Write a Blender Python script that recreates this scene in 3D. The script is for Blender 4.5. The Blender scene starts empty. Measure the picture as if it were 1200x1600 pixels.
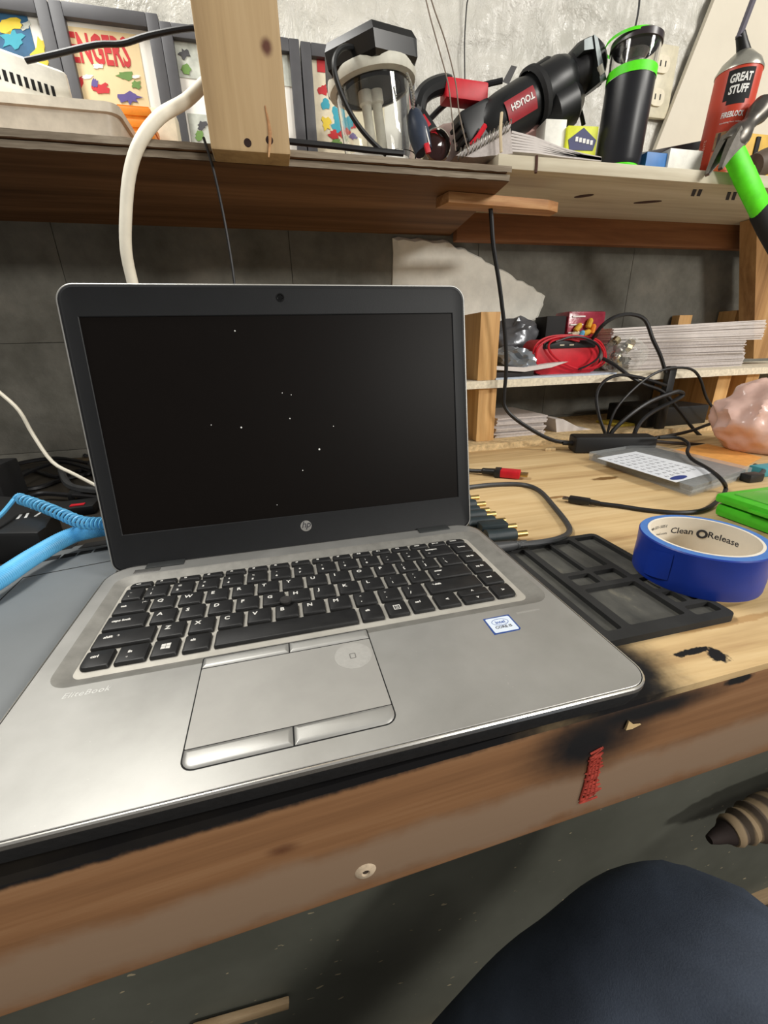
import bpy, bmesh, math, random
from mathutils import Vector, Matrix, noise
from math import radians, pi, sin, cos
random.seed(7)
S = bpy.context.scene
COL = S.collection

# ------------------------------------------------------------------ camera
RC = Matrix(((0.96913183, -0.24514866, -0.02618474),
             (-0.11348308, -0.34927816, -0.93012169),
             (0.21887232, 0.90438206, -0.36631680)))     # rows: image right, image down, forward
CC = Vector((0.0941369, -0.2538373, 0.1716146))
FPX = 651.21
cam_d = bpy.data.cameras.new('camera')
cam = bpy.data.objects.new('camera', cam_d)
COL.objects.link(cam)
cam_d.sensor_fit = 'HORIZONTAL'
cam_d.sensor_width = 36.0
cam_d.lens = 36.0 * FPX / 1200.0
cam_d.clip_start = 0.01
cm = Matrix((RC[0], -RC[1], -RC[2])).transposed().to_4x4()
cm.translation = CC
cam.matrix_world = cm
S.camera = cam

# ------------------------------------------------------------------ light
world = bpy.data.worlds.new('world')
S.world = world
world.use_nodes = True
world.node_tree.nodes['Background'].inputs[0].default_value = (1.0, 0.96, 0.91, 1)
world.node_tree.nodes['Background'].inputs[1].default_value = 0.31


def area(name, loc, target, size, size_y, power, color):
    d = bpy.data.lights.new(name, 'AREA')
    d.shape = 'RECTANGLE'
    d.size, d.size_y = size, size_y
    d.energy, d.color = power, color
    o = bpy.data.objects.new(name, d)
    COL.objects.link(o)
    o.location = loc
    o.rotation_euler = (Vector(target) - Vector(loc)).to_track_quat('-Z', 'Y').to_euler()
    return o


area('shop_light', (-0.45, 0.30, 1.15), (-0.25, 0.15, 0.0), 0.7, 0.25, 15, (1.0, 0.98, 0.93))
area('room_light', (1.9, -1.0, 1.55), (0.4, 0.4, 0.1), 0.5, 0.5, 30, (1.0, 0.97, 0.91))
area('far_light', (2.2, -3.6, 1.40), (0.4, 0.5, 0.3), 0.8, 0.4, 80, (1.0, 0.97, 0.91))

vs = S.view_settings
vs.view_transform = 'Standard'
vs.look = 'None'
vs.exposure = 0.0
vs.gamma = 1.0
vs.use_curve_mapping = False

# ------------------------------------------------------------------ helpers
WM = {}                     # object name -> world matrix (known without a depsgraph)


def at_z(px, py, z):        # where the sight line through a photo pixel meets a level plane
    d = Vector(((px - 600) / FPX, (py - 800) / FPX, 1.0))
    d = RC.transposed() @ d
    return CC + d * ((z - CC.z) / d.z)


def at_y(px, py, y):        # ... or an upright plane parallel to the wall
    d = Vector(((px - 600) / FPX, (py - 800) / FPX, 1.0))
    d = RC.transposed() @ d
    return CC + d * ((y - CC.y) / d.y)


def frame(o, x, z=None, y=None):
    """Matrix with origin o, X along x, and Z (or Y) as close as possible to the given direction."""
    x = Vector(x).normalized()
    if z is not None:
        z = Vector(z)
        y = z.cross(x).normalized()
        z = x.cross(y)
    else:
        y = Vector(y)
        z = x.cross(y).normalized()
        y = z.cross(x)
    m = Matrix((x, y, z)).transposed().to_4x4()
    m.translation = Vector(o)
    return m


def axis_frame(p0, p1, ref=(0, -1, 0)):
    """Z runs from p0 to p1, X faces away sideways, Y as close to ref as possible."""
    z = (Vector(p1) - Vector(p0)).normalized()
    y = Vector(ref) - z * Vector(ref).dot(z)
    y.normalize()
    x = y.cross(z)
    m = Matrix((x, y, z)).transposed().to_4x4()
    m.translation = Vector(p0)
    return m


I4 = Matrix.Identity(4)


class B:
    def __init__(s):
        s.bm = bmesh.new()

    def box(s, x0, x1, y0, y1, z0, z1, bev=0.0, m=I4, seg=2):
        vs_ = [s.bm.verts.new(m @ Vector(c)) for c in
               ((x0, y0, z0), (x1, y0, z0), (x1, y1, z0), (x0, y1, z0), (x0, y0, z1), (x1, y0, z1), (x1, y1, z1), (x0, y1, z1))]
        fs = [s.bm.faces.new([vs_[i] for i in q]) for q in
              ((3, 2, 1, 0), (4, 5, 6, 7), (0, 1, 5, 4), (1, 2, 6, 5), (2, 3, 7, 6), (3, 0, 4, 7))]
        if bev > 0:
            ed = list({e for f in fs for e in f.edges})
            bmesh.ops.bevel(s.bm, geom=ed, offset=bev, segments=seg, profile=0.6, affect='EDGES')
        return s

    def rings(s, loops, cap0=True, cap1=True, closed=True):
        rows = [[s.bm.verts.new(Vector(p)) for p in l] for l in loops]
        n = len(rows[0])
        for a, b in zip(rows, rows[1:]):
            for i in range(n if closed else n - 1):
                j = (i + 1) % n
                s.bm.faces.new((a[i], a[j], b[j], b[i]))
        if cap0:
            s.bm.faces.new(rows[0][::-1])
        if cap1:
            s.bm.faces.new(rows[-1])
        return s

    def lathe(s, prof, m=I4, seg=32, cap0=True, cap1=True, sx=1.0, sy=1.0):
        s.rings([[m @ Vector((r * cos(2 * pi * i / seg) * sx, r * sin(2 * pi * i / seg) * sy, z)) for i in range(seg)] for r, z in prof], cap0, cap1)
        return s

    def tube(s, pts, r, seg=8, cap=True, radii=None, smooth=4):
        pts = [Vector(p) for p in pts]
        if smooth > 1 and len(pts) > 2:
            pts, radii = spline(pts, smooth, radii)
        up = Vector((0.13, 0.21, 0.97))
        loops = []
        for i, p in enumerate(pts):
            t = (pts[min(i + 1, len(pts) - 1)] - pts[max(i - 1, 0)])
            if t.length < 1e-9:
                t = Vector((1, 0, 0))
            t.normalize()
            a = up - t * up.dot(t)
            if a.length < 0.05:
                a = Vector((1, 0, 0)) - t * t.x
            a.normalize()
            up = a
            b = t.cross(a)
            rr = radii[i] if radii else r
            loops.append([p + (a * cos(2 * pi * k / seg) + b * sin(2 * pi * k / seg)) * rr for k in range(seg)])
        s.rings(loops, cap, cap)
        return s

    def prism(s, poly, z0, z1, m=I4, bev=0.0):
        a = [s.bm.verts.new(m @ Vector((x, y, z0))) for x, y in poly]
        b = [s.bm.verts.new(m @ Vector((x, y, z1))) for x, y in poly]
        n = len(poly)
        fs = [s.bm.faces.new(a[::-1]), s.bm.faces.new(b)]
        for i in range(n):
            j = (i + 1) % n
            fs.append(s.bm.faces.new((a[i], a[j], b[j], b[i])))
        if bev > 0:
            ed = list({e for f in fs for e in f.edges})
            bmesh.ops.bevel(s.bm, geom=ed, offset=bev, segments=2, profile=0.6, affect='EDGES')
        return s

    def poly(s, pts):
        s.bm.faces.new([s.bm.verts.new(Vector(p)) for p in pts])
        return s

    def blob(s, m, amp, freq, sub=4, ridged=False, seed=0.0):
        r = bmesh.ops.create_icosphere(s.bm, subdivisions=sub, radius=1.0)
        for v in r['verts']:
            p = v.co.copy()
            q = p * freq + Vector((seed, seed * 1.7, -seed))
            n = noise.noise(q)
            if ridged:
                n = 0.6 - 2.2 * abs(n) + 0.5 * noise.noise(q * 2.3)
            v.co = m @ (p * (1 + amp * n))
        return s

    def grid(s, nx, ny, fn):
        vv = [[s.bm.verts.new(fn(i / nx, j / ny)) for i in range(nx + 1)] for j in range(ny + 1)]
        for j in range(ny):
            for i in range(nx):
                s.bm.faces.new((vv[j][i], vv[j][i + 1], vv[j + 1][i + 1], vv[j + 1][i]))
        return s


def spline(pts, n, radii=None):
    out, rout = [], []
    P = [pts[0] * 2 - pts[1]] + pts + [pts[-1] * 2 - pts[-2]]
    for i in range(1, len(P) - 2):
        for k in range(n):
            t = k / n
            a, b, c, d = P[i - 1], P[i], P[i + 1], P[i + 2]
            out.append(0.5 * ((2 * b) + (c - a) * t + (2 * a - 5 * b + 4 * c - d) * t * t + (3 * b - a - 3 * c + d) * t ** 3))
            if radii:
                rout.append(radii[i - 1] * (1 - t) + radii[i] * t)
    out.append(pts[-1])
    if radii:
        rout.append(radii[-1])
    return out, (rout if radii else None)


def rrect(x0, x1, y0, y1, r, seg=6):
    """Rounded rectangle outline; r is one radius or (front-left, front-right, back-right, back-left)."""
    rs = r if isinstance(r, tuple) else (r,) * 4
    out = []
    for (cx, cy, a0), rr in zip((((x0), (y0), pi), ((x1), (y0), 1.5 * pi), ((x1), (y1), 0), ((x0), (y1), 0.5 * pi)), rs):
        ox = cx + (rr if cx == x0 else -rr)
        oy = cy + (rr if cy == y0 else -rr)
        for k in range(seg + 1):
            a = a0 + 0.5 * pi * k / seg
            out.append((ox + rr * cos(a), oy + rr * sin(a)))
    return out


def finish(name, b, mat, parent=None, smooth=True, angle=0.6):
    bm = b.bm
    bmesh.ops.recalc_face_normals(bm, faces=bm.faces[:])
    if parent is not None:
        bm.transform(WM[parent.name].inverted())
    if smooth:
        for f in bm.faces:
            f.smooth = True
        for e in bm.edges:
            if len(e.link_faces) == 2 and e.calc_face_angle(0) > angle:
                e.smooth = False
    me = bpy.data.meshes.new(name)
    bm.to_mesh(me)
    bm.free()
    for m_ in (mat if isinstance(mat, (list, tuple)) else [mat]):
        me.materials.append(m_)
    o = bpy.data.objects.new(name, me)
    COL.objects.link(o)
    if parent is not None:
        o.parent = parent
        WM[o.name] = WM[parent.name].copy()
    else:
        WM[o.name] = I4.copy()
    return o


part = finish


def thing(name, label, cat, loc, rz=0.0, group=None):
    o = bpy.data.objects.new(name, None)
    o.empty_display_size = 0.02
    COL.objects.link(o)
    o.location = loc
    o.rotation_euler = (0, 0, rz)
    WM[o.name] = Matrix.Translation(Vector(loc)) @ Matrix.Rotation(rz, 4, 'Z')
    o['label'], o['category'] = label, cat
    if group:
        o['group'] = group
    return o


def solo(name, b, mat, label, cat, loc, group=None, angle=0.6):
    o = finish(name, b, mat, None, True, angle)
    loc = Vector(loc)
    o.data.transform(Matrix.Translation(-loc))
    o.location = loc
    WM[o.name] = Matrix.Translation(loc)
    o['label'], o['category'] = label, cat
    if group:
        o['group'] = group
    return o


def struct(name, b, mat, parent=None, angle=0.6):
    o = finish(name, b, mat, parent, True, angle)
    if parent is None:
        o['kind'] = 'structure'
    return o


def lab(o, text):
    o['label'] = text
    return o


def text_mesh(s, size, align='LEFT', ext=0.00003, shear=0.0, space=1.0, bold=0.0):
    cu = bpy.data.curves.new('txt', 'FONT')
    cu.body, cu.size, cu.align_x, cu.extrude = s, size, align, ext
    cu.shear, cu.space_character, cu.offset = shear, space, bold
    cu.resolution_u = 2
    ob = bpy.data.objects.new('txt', cu)
    COL.objects.link(ob)
    dg = bpy.context.evaluated_depsgraph_get()
    dg.update()
    me = bpy.data.meshes.new_from_object(ob.evaluated_get(dg))
    bpy.data.objects.remove(ob)
    bpy.data.curves.remove(cu)
    return me


TXT = []


def text(name, s, size, m, mat, parent, align='LEFT', shear=0.0, space=1.0, bold=0.0, wrap=None, ext=0.00003, xs=1.0):
    """Lettering as a thin part; m places its XY plane. wrap = (radius, sign) bends it about m's Y axis through z = -radius."""
    me = text_mesh(s, size, align, ext, shear, space, bold)
    if xs != 1.0:
        for v in me.vertices:
            v.co.x *= xs
    if wrap:
        R_, sg = wrap
        for v in me.vertices:
            a = v.co.x / R_
            rr = R_ + sg * v.co.z
            v.co = Vector((rr * sin(a), v.co.y, sg * (rr * cos(a) - R_)))
    me.transform(WM[parent.name].inverted() @ m)
    me.name = name
    me.materials.clear()
    me.materials.append(mat)
    o = bpy.data.objects.new(name, me)
    COL.objects.link(o)
    o.parent = parent
    WM[o.name] = WM[parent.name].copy()
    return o


# ------------------------------------------------------------------ materials
def srgb(r, g, b):
    f = lambda c: (c / 255 / 12.92) if c / 255 <= 0.04045 else ((c / 255 + 0.055) / 1.055) ** 2.4
    return (f(r), f(g), f(b), 1)


class NT:
    def __init__(s, name):
        s.m = bpy.data.materials.new(name)
        s.m.use_nodes = True
        s.t = s.m.node_tree
        s.bsdf = s.t.nodes['Principled BSDF']

    def n(s, typ, **kw):
        nd = s.t.nodes.new(typ)
        for k, v in kw.items():
            if k.startswith('i_'):
                key = k[2:]
                nd.inputs[int(key) if key.isdigit() else key].default_value = v
            else:
                setattr(nd, k, v)
        return nd

    def l(s, a, b):
        s.t.links.new(a, b)

    def math(s, op, a, b=0.0, c=None):
        nd = s.n('ShaderNodeMath', operation=op)
        for i, v in enumerate((a, b) if c is None else (a, b, c)):
            if hasattr(v, 'node'):
                s.l(v, nd.inputs[i])
            else:
                nd.inputs[i].default_value = v
        return nd.outputs[0]

    def mix(s, fac, a, b, mode='MIX'):
        nd = s.n('ShaderNodeMix', data_type='RGBA', blend_type=mode)
        for i, v in ((0, fac), (6, a), (7, b)):
            if hasattr(v, 'node'):
                s.l(v, nd.inputs[i])
            else:
                nd.inputs[i].default_value = v
        return nd.outputs[2]

    def coord(s, scale=(1, 1, 1), loc=(0, 0, 0), rot=(0, 0, 0)):
        tc = s.n('ShaderNodeTexCoord')
        mp = s.n('ShaderNodeMapping')
        mp.inputs['Scale'].default_value = scale
        mp.inputs['Location'].default_value = loc
        mp.inputs['Rotation'].default_value = rot
        s.l(tc.outputs['Object'], mp.inputs['Vector'])
        return mp.outputs[0]

    def noise(s, vec, scale, detail=4, rough=0.6, dist=0.0):
        nd = s.n('ShaderNodeTexNoise')
        nd.inputs['Scale'].default_value = scale
        nd.inputs['Detail'].default_value = detail
        nd.inputs['Roughness'].default_value = rough
        nd.inputs['Distortion'].default_value = dist
        s.l(vec, nd.inputs['Vector'])
        return nd.outputs[0]

    def ramp(s, fac, stops):
        nd = s.n('ShaderNodeValToRGB')
        el = nd.color_ramp.elements
        while len(el) > 1:
            el.remove(el[-1])
        el[0].position, el[0].color = stops[0]
        for p_, c_ in stops[1:]:
            e = el.new(p_)
            e.color = c_
        s.l(fac, nd.inputs[0])
        return nd.outputs[0]

    def step(s, v, lo, hi):
        nd = s.n('ShaderNodeMapRange', interpolation_type='SMOOTHSTEP')
        nd.inputs[1].default_value, nd.inputs[2].default_value = lo, hi
        s.l(v, nd.inputs[0])
        return nd.outputs[0]

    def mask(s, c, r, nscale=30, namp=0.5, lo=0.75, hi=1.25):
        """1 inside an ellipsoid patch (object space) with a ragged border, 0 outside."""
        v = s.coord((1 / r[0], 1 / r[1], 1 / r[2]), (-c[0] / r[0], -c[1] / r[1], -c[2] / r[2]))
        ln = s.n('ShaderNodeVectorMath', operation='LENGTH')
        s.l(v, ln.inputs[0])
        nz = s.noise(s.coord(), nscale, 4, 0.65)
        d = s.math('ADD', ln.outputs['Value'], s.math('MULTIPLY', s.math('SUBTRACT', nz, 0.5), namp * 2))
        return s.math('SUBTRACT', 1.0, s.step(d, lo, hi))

    def bump(s, h, strength=0.2, dist=0.001):
        nd = s.n('ShaderNodeBump')
        nd.inputs['Strength'].default_value = strength
        nd.inputs['Distance'].default_value = dist
        s.l(h, nd.inputs['Height'])
        s.l(nd.outputs[0], s.bsdf.inputs['Normal'])

    def out(s, col=None, rough=0.5, metal=0.0, spec=0.5, trans=0.0, ior=1.45, coat=0.0, alpha=1.0):
        i = s.bsdf.inputs
        for k, v in (('Base Color', col), ('Roughness', rough), ('Metallic', metal), ('Specular IOR Level', spec),
                     ('Transmission Weight', trans), ('IOR', ior), ('Coat Weight', coat), ('Alpha', alpha)):
            if v is None:
                continue
            if hasattr(v, 'node'):
                s.l(v, i[k])
            else:
                i[k].default_value = v
        return s.m


def plain(name, c, rough=0.5, metal=0.0, var=0.12, scale=60, bump=0.0, bscale=400, spec=0.5, coat=0.0):
    t = NT(name)
    nz = t.noise(t.coord(), scale, 5)
    dark = tuple(x * (1 - var) for x in c[:3]) + (1,)
    lite = tuple(min(1, x * (1 + var)) for x in c[:3]) + (1,)
    col = t.ramp(nz, [(0.3, dark), (0.7, lite)])
    if bump:
        t.bump(t.noise(t.coord(), bscale, 4), bump, 0.001)
    return t.out(col, rough, metal, spec, coat=coat)


def wood(name, cols, axis=0, fine=1.0, rough=0.6, stains=(), knots=(), bump=0.25, rings=1.0, shift=0.0):
    """Grain drawn along one axis of the object; stains = (centre, radii, colour, noise scale, noise amount)."""
    t = NT(name)
    sc = [34.0 * fine, 34.0 * fine, 34.0 * fine]
    sc[axis] = 2.2 * fine
    v = t.coord(tuple(sc), (shift, shift * 0.7, shift * 1.3))
    a = t.noise(v, 1.0, 5, 0.62, 0.8)
    sc2 = [220.0 * fine] * 3
    sc2[axis] = 9.0 * fine
    b = t.noise(t.coord(tuple(sc2)), 1.0, 3, 0.6)
    g = t.math('ADD', t.math('MULTIPLY', a, 0.78), t.math('MULTIPLY', b, 0.22))
    col = t.ramp(g, [(0.30, cols[0]), (0.5, cols[1]), (0.70, cols[2])])
    for c, r, kc in knots:
        m = t.mask(c, r, 60, 0.25, 0.3, 1.1)
        col = t.mix(m, col, kc)
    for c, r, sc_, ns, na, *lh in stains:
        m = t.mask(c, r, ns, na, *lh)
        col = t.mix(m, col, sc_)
    t.bump(g, bump, 0.0015)
    return t.out(col, rough, 0.0, 0.3)


def glass(name, c=(1, 1, 1, 1), rough=0.05, ior=1.45):
    t = NT(name)
    return t.out(c, rough, 0, 0.5, 1.0, ior)


def film(name, c, rough=0.25, alpha=0.35):
    t = NT(name)
    return t.out(c, rough, 0, 0.6, 0.0, 1.45, 0.0, alpha)


M = {}
M['black'] = plain('black_plastic', srgb(26, 27, 28), 0.42)
M['black_matte'] = plain('black_matte', srgb(20, 20, 21), 0.75)
M['rubber'] = plain('cable_rubber', srgb(24, 24, 26), 0.45, scale=20)
M['grey_rubber'] = plain('grey_cable', srgb(62, 63, 64), 0.45)
M['white_plastic'] = plain('white_plastic', srgb(226, 224, 214), 0.4)
M['white_cord'] = plain('white_cord', srgb(228, 222, 205), 0.5, scale=25)
M['paper'] = plain('paper', srgb(208, 201, 197), 0.8, var=0.06)
M['paper_edge'] = plain('paper_edge', srgb(190, 182, 178), 0.85, var=0.12, scale=200)
M['ink'] = plain('dark_ink', srgb(50, 50, 56), 0.7)
M['red'] = plain('red_plastic', srgb(196, 24, 40), 0.45)
M['red_dark'] = plain('red_label', srgb(150, 30, 40), 0.5)
M['green_neon'] = plain('neon_green_tape', srgb(92, 236, 24), 0.5)
M['green'] = plain('green_plastic', srgb(72, 190, 40), 0.35)
M['steel'] = plain('steel', srgb(150, 148, 142), 0.32, 1.0, 0.25, 80)
M['chrome'] = plain('chrome', srgb(205, 200, 190), 0.15, 1.0)
M['gold'] = plain('brass', srgb(196, 168, 108), 0.34, 1.0)
M['white_ink'] = plain('white_print', srgb(232, 232, 228), 0.6, var=0.02)
M['yellow'] = plain('yellow_plastic', srgb(214, 170, 50), 0.5)
M['orange'] = plain('orange_plastic', srgb(226, 132, 30), 0.45)
M['cream'] = plain('cream_plastic', srgb(222, 212, 186), 0.5)

# ------------------------------------------------------------------ the room
BZ = -0.020            # bench top level
WY = 0.705             # wall behind the bench
YE = lambda x: -0.118 + 0.022 * (x + 0.06)      # front edge of the bench

conc = NT('painted_concrete')
cn = conc.noise(conc.coord(), 9, 7, 0.65)
cf = conc.noise(conc.coord(), 120, 4, 0.6)
cc = conc.ramp(cn, [(0.3, srgb(84, 82, 74)), (0.55, srgb(112, 110, 102)), (0.75, srgb(134, 130, 120))])
conc.bump(conc.math('ADD', cn, conc.math('MULTIPLY', cf, 0.4)), 0.5, 0.004)
M['concrete'] = conc.out(cc, 0.85)

b = B()
b.box(-2.2, 3.0, WY + 0.003, WY + 0.15, -0.78, 1.9)
wall = struct('wall_back', b, M['concrete'])
for r_ in range(-1, 2):
    for c_ in range(-3, 6):
        x0 = 0.352 + c_ * 0.40 - (0.2 if r_ % 2 else 0)
        b = B().box(x0 + 0.0004, x0 + 0.3996, WY, WY + 0.02, -0.003 + r_ * 0.2, 0.1962 + r_ * 0.2, 0.0012)
        part('concrete_block', b, M['concrete'], wall)

M['floor'] = plain('dark_floor', srgb(58, 52, 46), 0.8, 0, 0.4, 14)
struct('floor', B().box(-2.2, 3.0, -1.6, WY + 0.15, -0.80, -0.775), M['floor'])

# crinkled plastic sheeting over the upper wall
sh = NT('crinkled_plastic_sheet')
v = sh.coord((1, 1, 1))
n1 = sh.noise(v, 7, 6, 0.6, 1.2)
n2 = sh.noise(sh.coord((1, 1, 0.5)), 38, 5, 0.65, 2.0)
hcol = sh.ramp(n1, [(0.3, srgb(182, 180, 170)), (0.55, srgb(203, 200, 190)), (0.75, srgb(216, 213, 205))])
sh.bump(sh.math('ADD', sh.math('MULTIPLY', n1, 0.8), sh.math('MULTIPLY', n2, 0.5)), 0.6, 0.014)
M['sheet'] = sh.out(hcol, 0.26, 0, 0.6)


def sheet_pt(u, v_):
    x, z = -1.2 + 3.2 * u, 0.395 + 0.85 * v_
    q = Vector((x * 5, z * 4, 2.0))
    r1 = 1 - 2.2 * abs(noise.noise(Vector((x * 6 + z * 5, z * 7 - x * 2, 2.0))))
    r2 = 1 - 2.2 * abs(noise.noise(Vector((x * 13 - z * 9, z * 16 + x * 5, 9.0))))
    k = 0.0085 if x < 0.45 else 0.0105
    k = k if z > 0.45 else k * 0.5
    d = k * (0.55 * max(0, r1) + 0.35 * max(0, r2) + 0.15 * noise.noise(q * 7))
    return Vector((x, WY - 0.002 - abs(d), z))


solo('plastic_sheet', B().grid(320, 90, sheet_pt), M['sheet'], 'crinkled pale plastic sheeting hung over the wall above the shelves', 'sheeting', (0.4, WY - 0.004, 0.40))

# white foam patch on the concrete under the shelf
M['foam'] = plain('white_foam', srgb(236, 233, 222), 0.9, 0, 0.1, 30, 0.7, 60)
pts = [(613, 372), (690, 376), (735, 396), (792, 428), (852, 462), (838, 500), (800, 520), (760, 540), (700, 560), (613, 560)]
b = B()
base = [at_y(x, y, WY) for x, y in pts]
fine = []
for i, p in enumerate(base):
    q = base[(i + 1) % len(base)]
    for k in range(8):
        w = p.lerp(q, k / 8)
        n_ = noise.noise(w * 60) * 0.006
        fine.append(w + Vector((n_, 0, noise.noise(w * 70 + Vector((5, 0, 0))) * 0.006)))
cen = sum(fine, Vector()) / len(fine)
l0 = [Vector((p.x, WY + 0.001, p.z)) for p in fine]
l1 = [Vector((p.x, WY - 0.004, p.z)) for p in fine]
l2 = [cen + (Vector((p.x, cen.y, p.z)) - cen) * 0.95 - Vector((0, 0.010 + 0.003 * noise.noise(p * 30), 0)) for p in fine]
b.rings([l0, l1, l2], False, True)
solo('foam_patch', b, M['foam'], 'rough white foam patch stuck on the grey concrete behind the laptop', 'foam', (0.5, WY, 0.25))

# pale board leaning at the upper right
M['beige_board'] = plain('beige_board', srgb(214, 206, 188), 0.6, 0, 0.05, 8)
p0, p1 = at_y(1015, 245, 0.690), at_y(1135, -60, 0.690)
b = B()
poly = [p0, Vector((1.75, 0.69, p0.z)), Vector((1.75, 0.69, p1.z + 0.1)), p1 + (p1 - p0) * 0.3]
b.rings([poly, [p - Vector((0, 0.010, 0)) for p in poly]])
solo('backer_board', b, M['beige_board'], 'large plain beige board leaning against the wall behind the foam can', 'board', p0)

# wall outlet
t = thing('wall_outlet', 'beige duplex outlet plate on the sheeted wall behind the black flask', 'outlet', at_y(1010, 130, 0.694))
po = at_y(1026, 130, 0.694)
ot = frame(po, (1, 0, 0), (0.06, 0, 1))
b = B().box(-0.036, 0.036, -0.006, 0.002, -0.058, 0.058, 0.003, ot)
part('cover_plate', b, plain('beige_plate', srgb(206, 198, 172), 0.4), t)
for s_ in (-1, 1):
    b = B()
    b.prism(rrect(-0.017, 0.017, -0.014, 0.014, 0.012), 0.0, 0.004, ot @ Matrix.Translation((0.0, -0.005, 0.026 * s_)) @ Matrix.Rotation(pi / 2, 4, 'X'))
    soc = part('socket', b, M['cream'], t)
    b = B()
    for k in (-0.006, 0.006):
        b.box(k - 0.0012, k + 0.0012, -0.0095, -0.0085, 0.026 * s_ - 0.004, 0.026 * s_ + 0.005, 0, ot)
    part('slot', b, M['black_matte'], soc)

# ------------------------------------------------------------------ bench
blk = srgb(22, 21, 22)
BO = Vector((0.3, 0.2, -0.775))
ply = wood('bench_plywood', (srgb(168, 134, 92), srgb(208, 178, 130), srgb(224, 198, 152)), 0, 0.8, 0.55,
           stains=[(tuple(Vector(c_) - BO), *r_) for c_, *r_ in [
               ((-0.02, -0.12, -0.022), (0.28, 0.10, 0.05), blk, 40, 0.10),
               ((0.268, -0.088, -0.02), (0.050, 0.045, 0.05), blk, 40, 0.30, 0.55, 1.30),
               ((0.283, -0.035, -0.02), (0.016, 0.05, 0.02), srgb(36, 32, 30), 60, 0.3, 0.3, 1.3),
               ((0.340, -0.087, -0.02), (0.016, 0.0028, 0.01), blk, 160, 0.8, 0.8, 1.1),
               ((0.353, -0.094, -0.02), (0.007, 0.0065, 0.01), blk, 160, 0.9, 0.8, 1.1),
               ((0.40, -0.07, -0.02), (0.05, 0.003, 0.01), srgb(184, 148, 100), 90, 0.8),
               ((0.44, 0.20, -0.02), (0.014, 0.004, 0.01), srgb(150, 116, 74), 90, 0.8),
               ((-0.42, 0.25, -0.02), (0.48, 0.55, 0.1), srgb(46, 41, 34), 20, 0.3),  # broad dark brown area over the left part of the bench top
               ((0.56, 0.25, -0.02), (0.02, 0.007, 0.01), srgb(120, 88, 50), 90, 0.6)]], bump=0.2)
bench = thing('workbench', 'plywood workbench with scorched black paint along its front edge, under the silver laptop', 'workbench', (0.3, 0.2, -0.775))
xs = [-1.3, 1.9]
b = B()
top = [Vector((xs[0], YE(xs[0]), BZ)), Vector((xs[1], YE(xs[1]), BZ)), Vector((xs[1], WY, BZ)), Vector((xs[0], WY, BZ))]
b.rings([[p - Vector((0, 0, 0.005)) for p in top], top])
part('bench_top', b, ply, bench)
rail_m = wood('front_rail_wood', (srgb(100, 68, 44), srgb(136, 98, 66), srgb(162, 126, 92)), 0, 0.7, 0.6,
              stains=[((0.42, -0.02, 0.024), (0.75, 0.2, 0.018), srgb(140, 116, 94), 22, 0.6, 0.6, 1.4),
                      ((0.02, -0.02, 0.0885), (0.50, 0.2, 0.0055), blk, 70, 0.35),
                      ((0.528, -0.02, 0.066), (0.044, 0.2, 0.024), blk, 30, 0.30, 0.25, 1.4),
                      ((0.565, -0.02, 0.080), (0.058, 0.2, 0.011), blk, 30, 0.30, 0.3, 1.4),
                      ((0.635, -0.02, 0.084), (0.011, 0.2, 0.0035), blk, 90, 0.5)],
              knots=[((0.352, -0.019, 0.056), (0.013, 0.03, 0.0065), srgb(84, 48, 30))])
YAW = math.atan(0.022)
rail = None
rl = Matrix.Translation((-0.06 - 0.22, YE(-0.28), BZ - 0.005 - 0.0865)) @ Matrix.Rotation(YAW, 4, 'Z')
b = B().box(-1.0, 2.1, 0.0, 0.038, 0.0, 0.0865, 0.0015)
rail = finish('front_rail', b, rail_m)
rail.parent = bench
rail.matrix_parent_inverse = WM[bench.name].inverted()
rail.matrix_basis = rl
WM[rail.name] = rl


def rail_pt(px, py, d=0.0006):
    """Point on the rail's front face seen at a pixel."""
    d0 = RC.transposed() @ Vector(((px - 600) / FPX, (py - 800) / FPX, 1.0))
    n_ = Vector((-sin(YAW), cos(YAW), 0))
    o_ = Vector((-0.28, YE(-0.28), 0))
    return CC + d0 * ((o_ - CC).dot(n_) / d0.dot(n_)) - n_ * d


# red crayon mark, screw and chip on the rail
M['crayon'] = plain('red_crayon', srgb(176, 66, 52), 0.8, 0, 0.3, 300)
b = B()
zz = []
for k in range(15):
    u = k / 14
    y_ = 1176 + 74 * u
    xl_ = 922 - 16 * u + random.uniform(-2, 2)
    zz += [rail_pt(xl_, y_ + random.uniform(0, 5)), rail_pt(xl_ + 20 + 10 * u * random.random(), y_ - 7 + random.uniform(-3, 3))]
b.tube(zz, 0.0006, 5, smooth=3)
for k in range(4):
    b.tube([rail_pt(922 + 5 * k, 1178 + random.uniform(-3, 5)), rail_pt(916 + 5 * k, 1212), rail_pt(906 + 6 * k + random.uniform(-2, 2), 1250 - 3 * k)], 0.0007, 5, smooth=3)
o = part('crayon_mark', b, M['crayon'], bench)
lab(o, 'red crayon scribble on the front rail')
b = B()
q = rail_pt(571, 1361, 0.0)
mm = frame(q, (1, 0, 0), y=(0, 0, 1)) @ Matrix.Rotation(0, 4, 'X')
b.lathe([(0.0016, 0.0004), (0.0024, 0.0012), (0.0052, 0.0007), (0.0060, 0.0)], mm, 20, False, False)
lab(part('plug_ring', b, plain('pale_plug', srgb(196, 176, 150), 0.8, 0, 0.2, 300), bench), 'pale worn ring round a screw in the front rail')
b = B().lathe([(0.0, 0.0003), (0.0017, 0.0005)], mm, 14, False, False)
part('screw', b, plain('dark_screw', srgb(60, 48, 40), 0.6), bench)
b = B()
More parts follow.
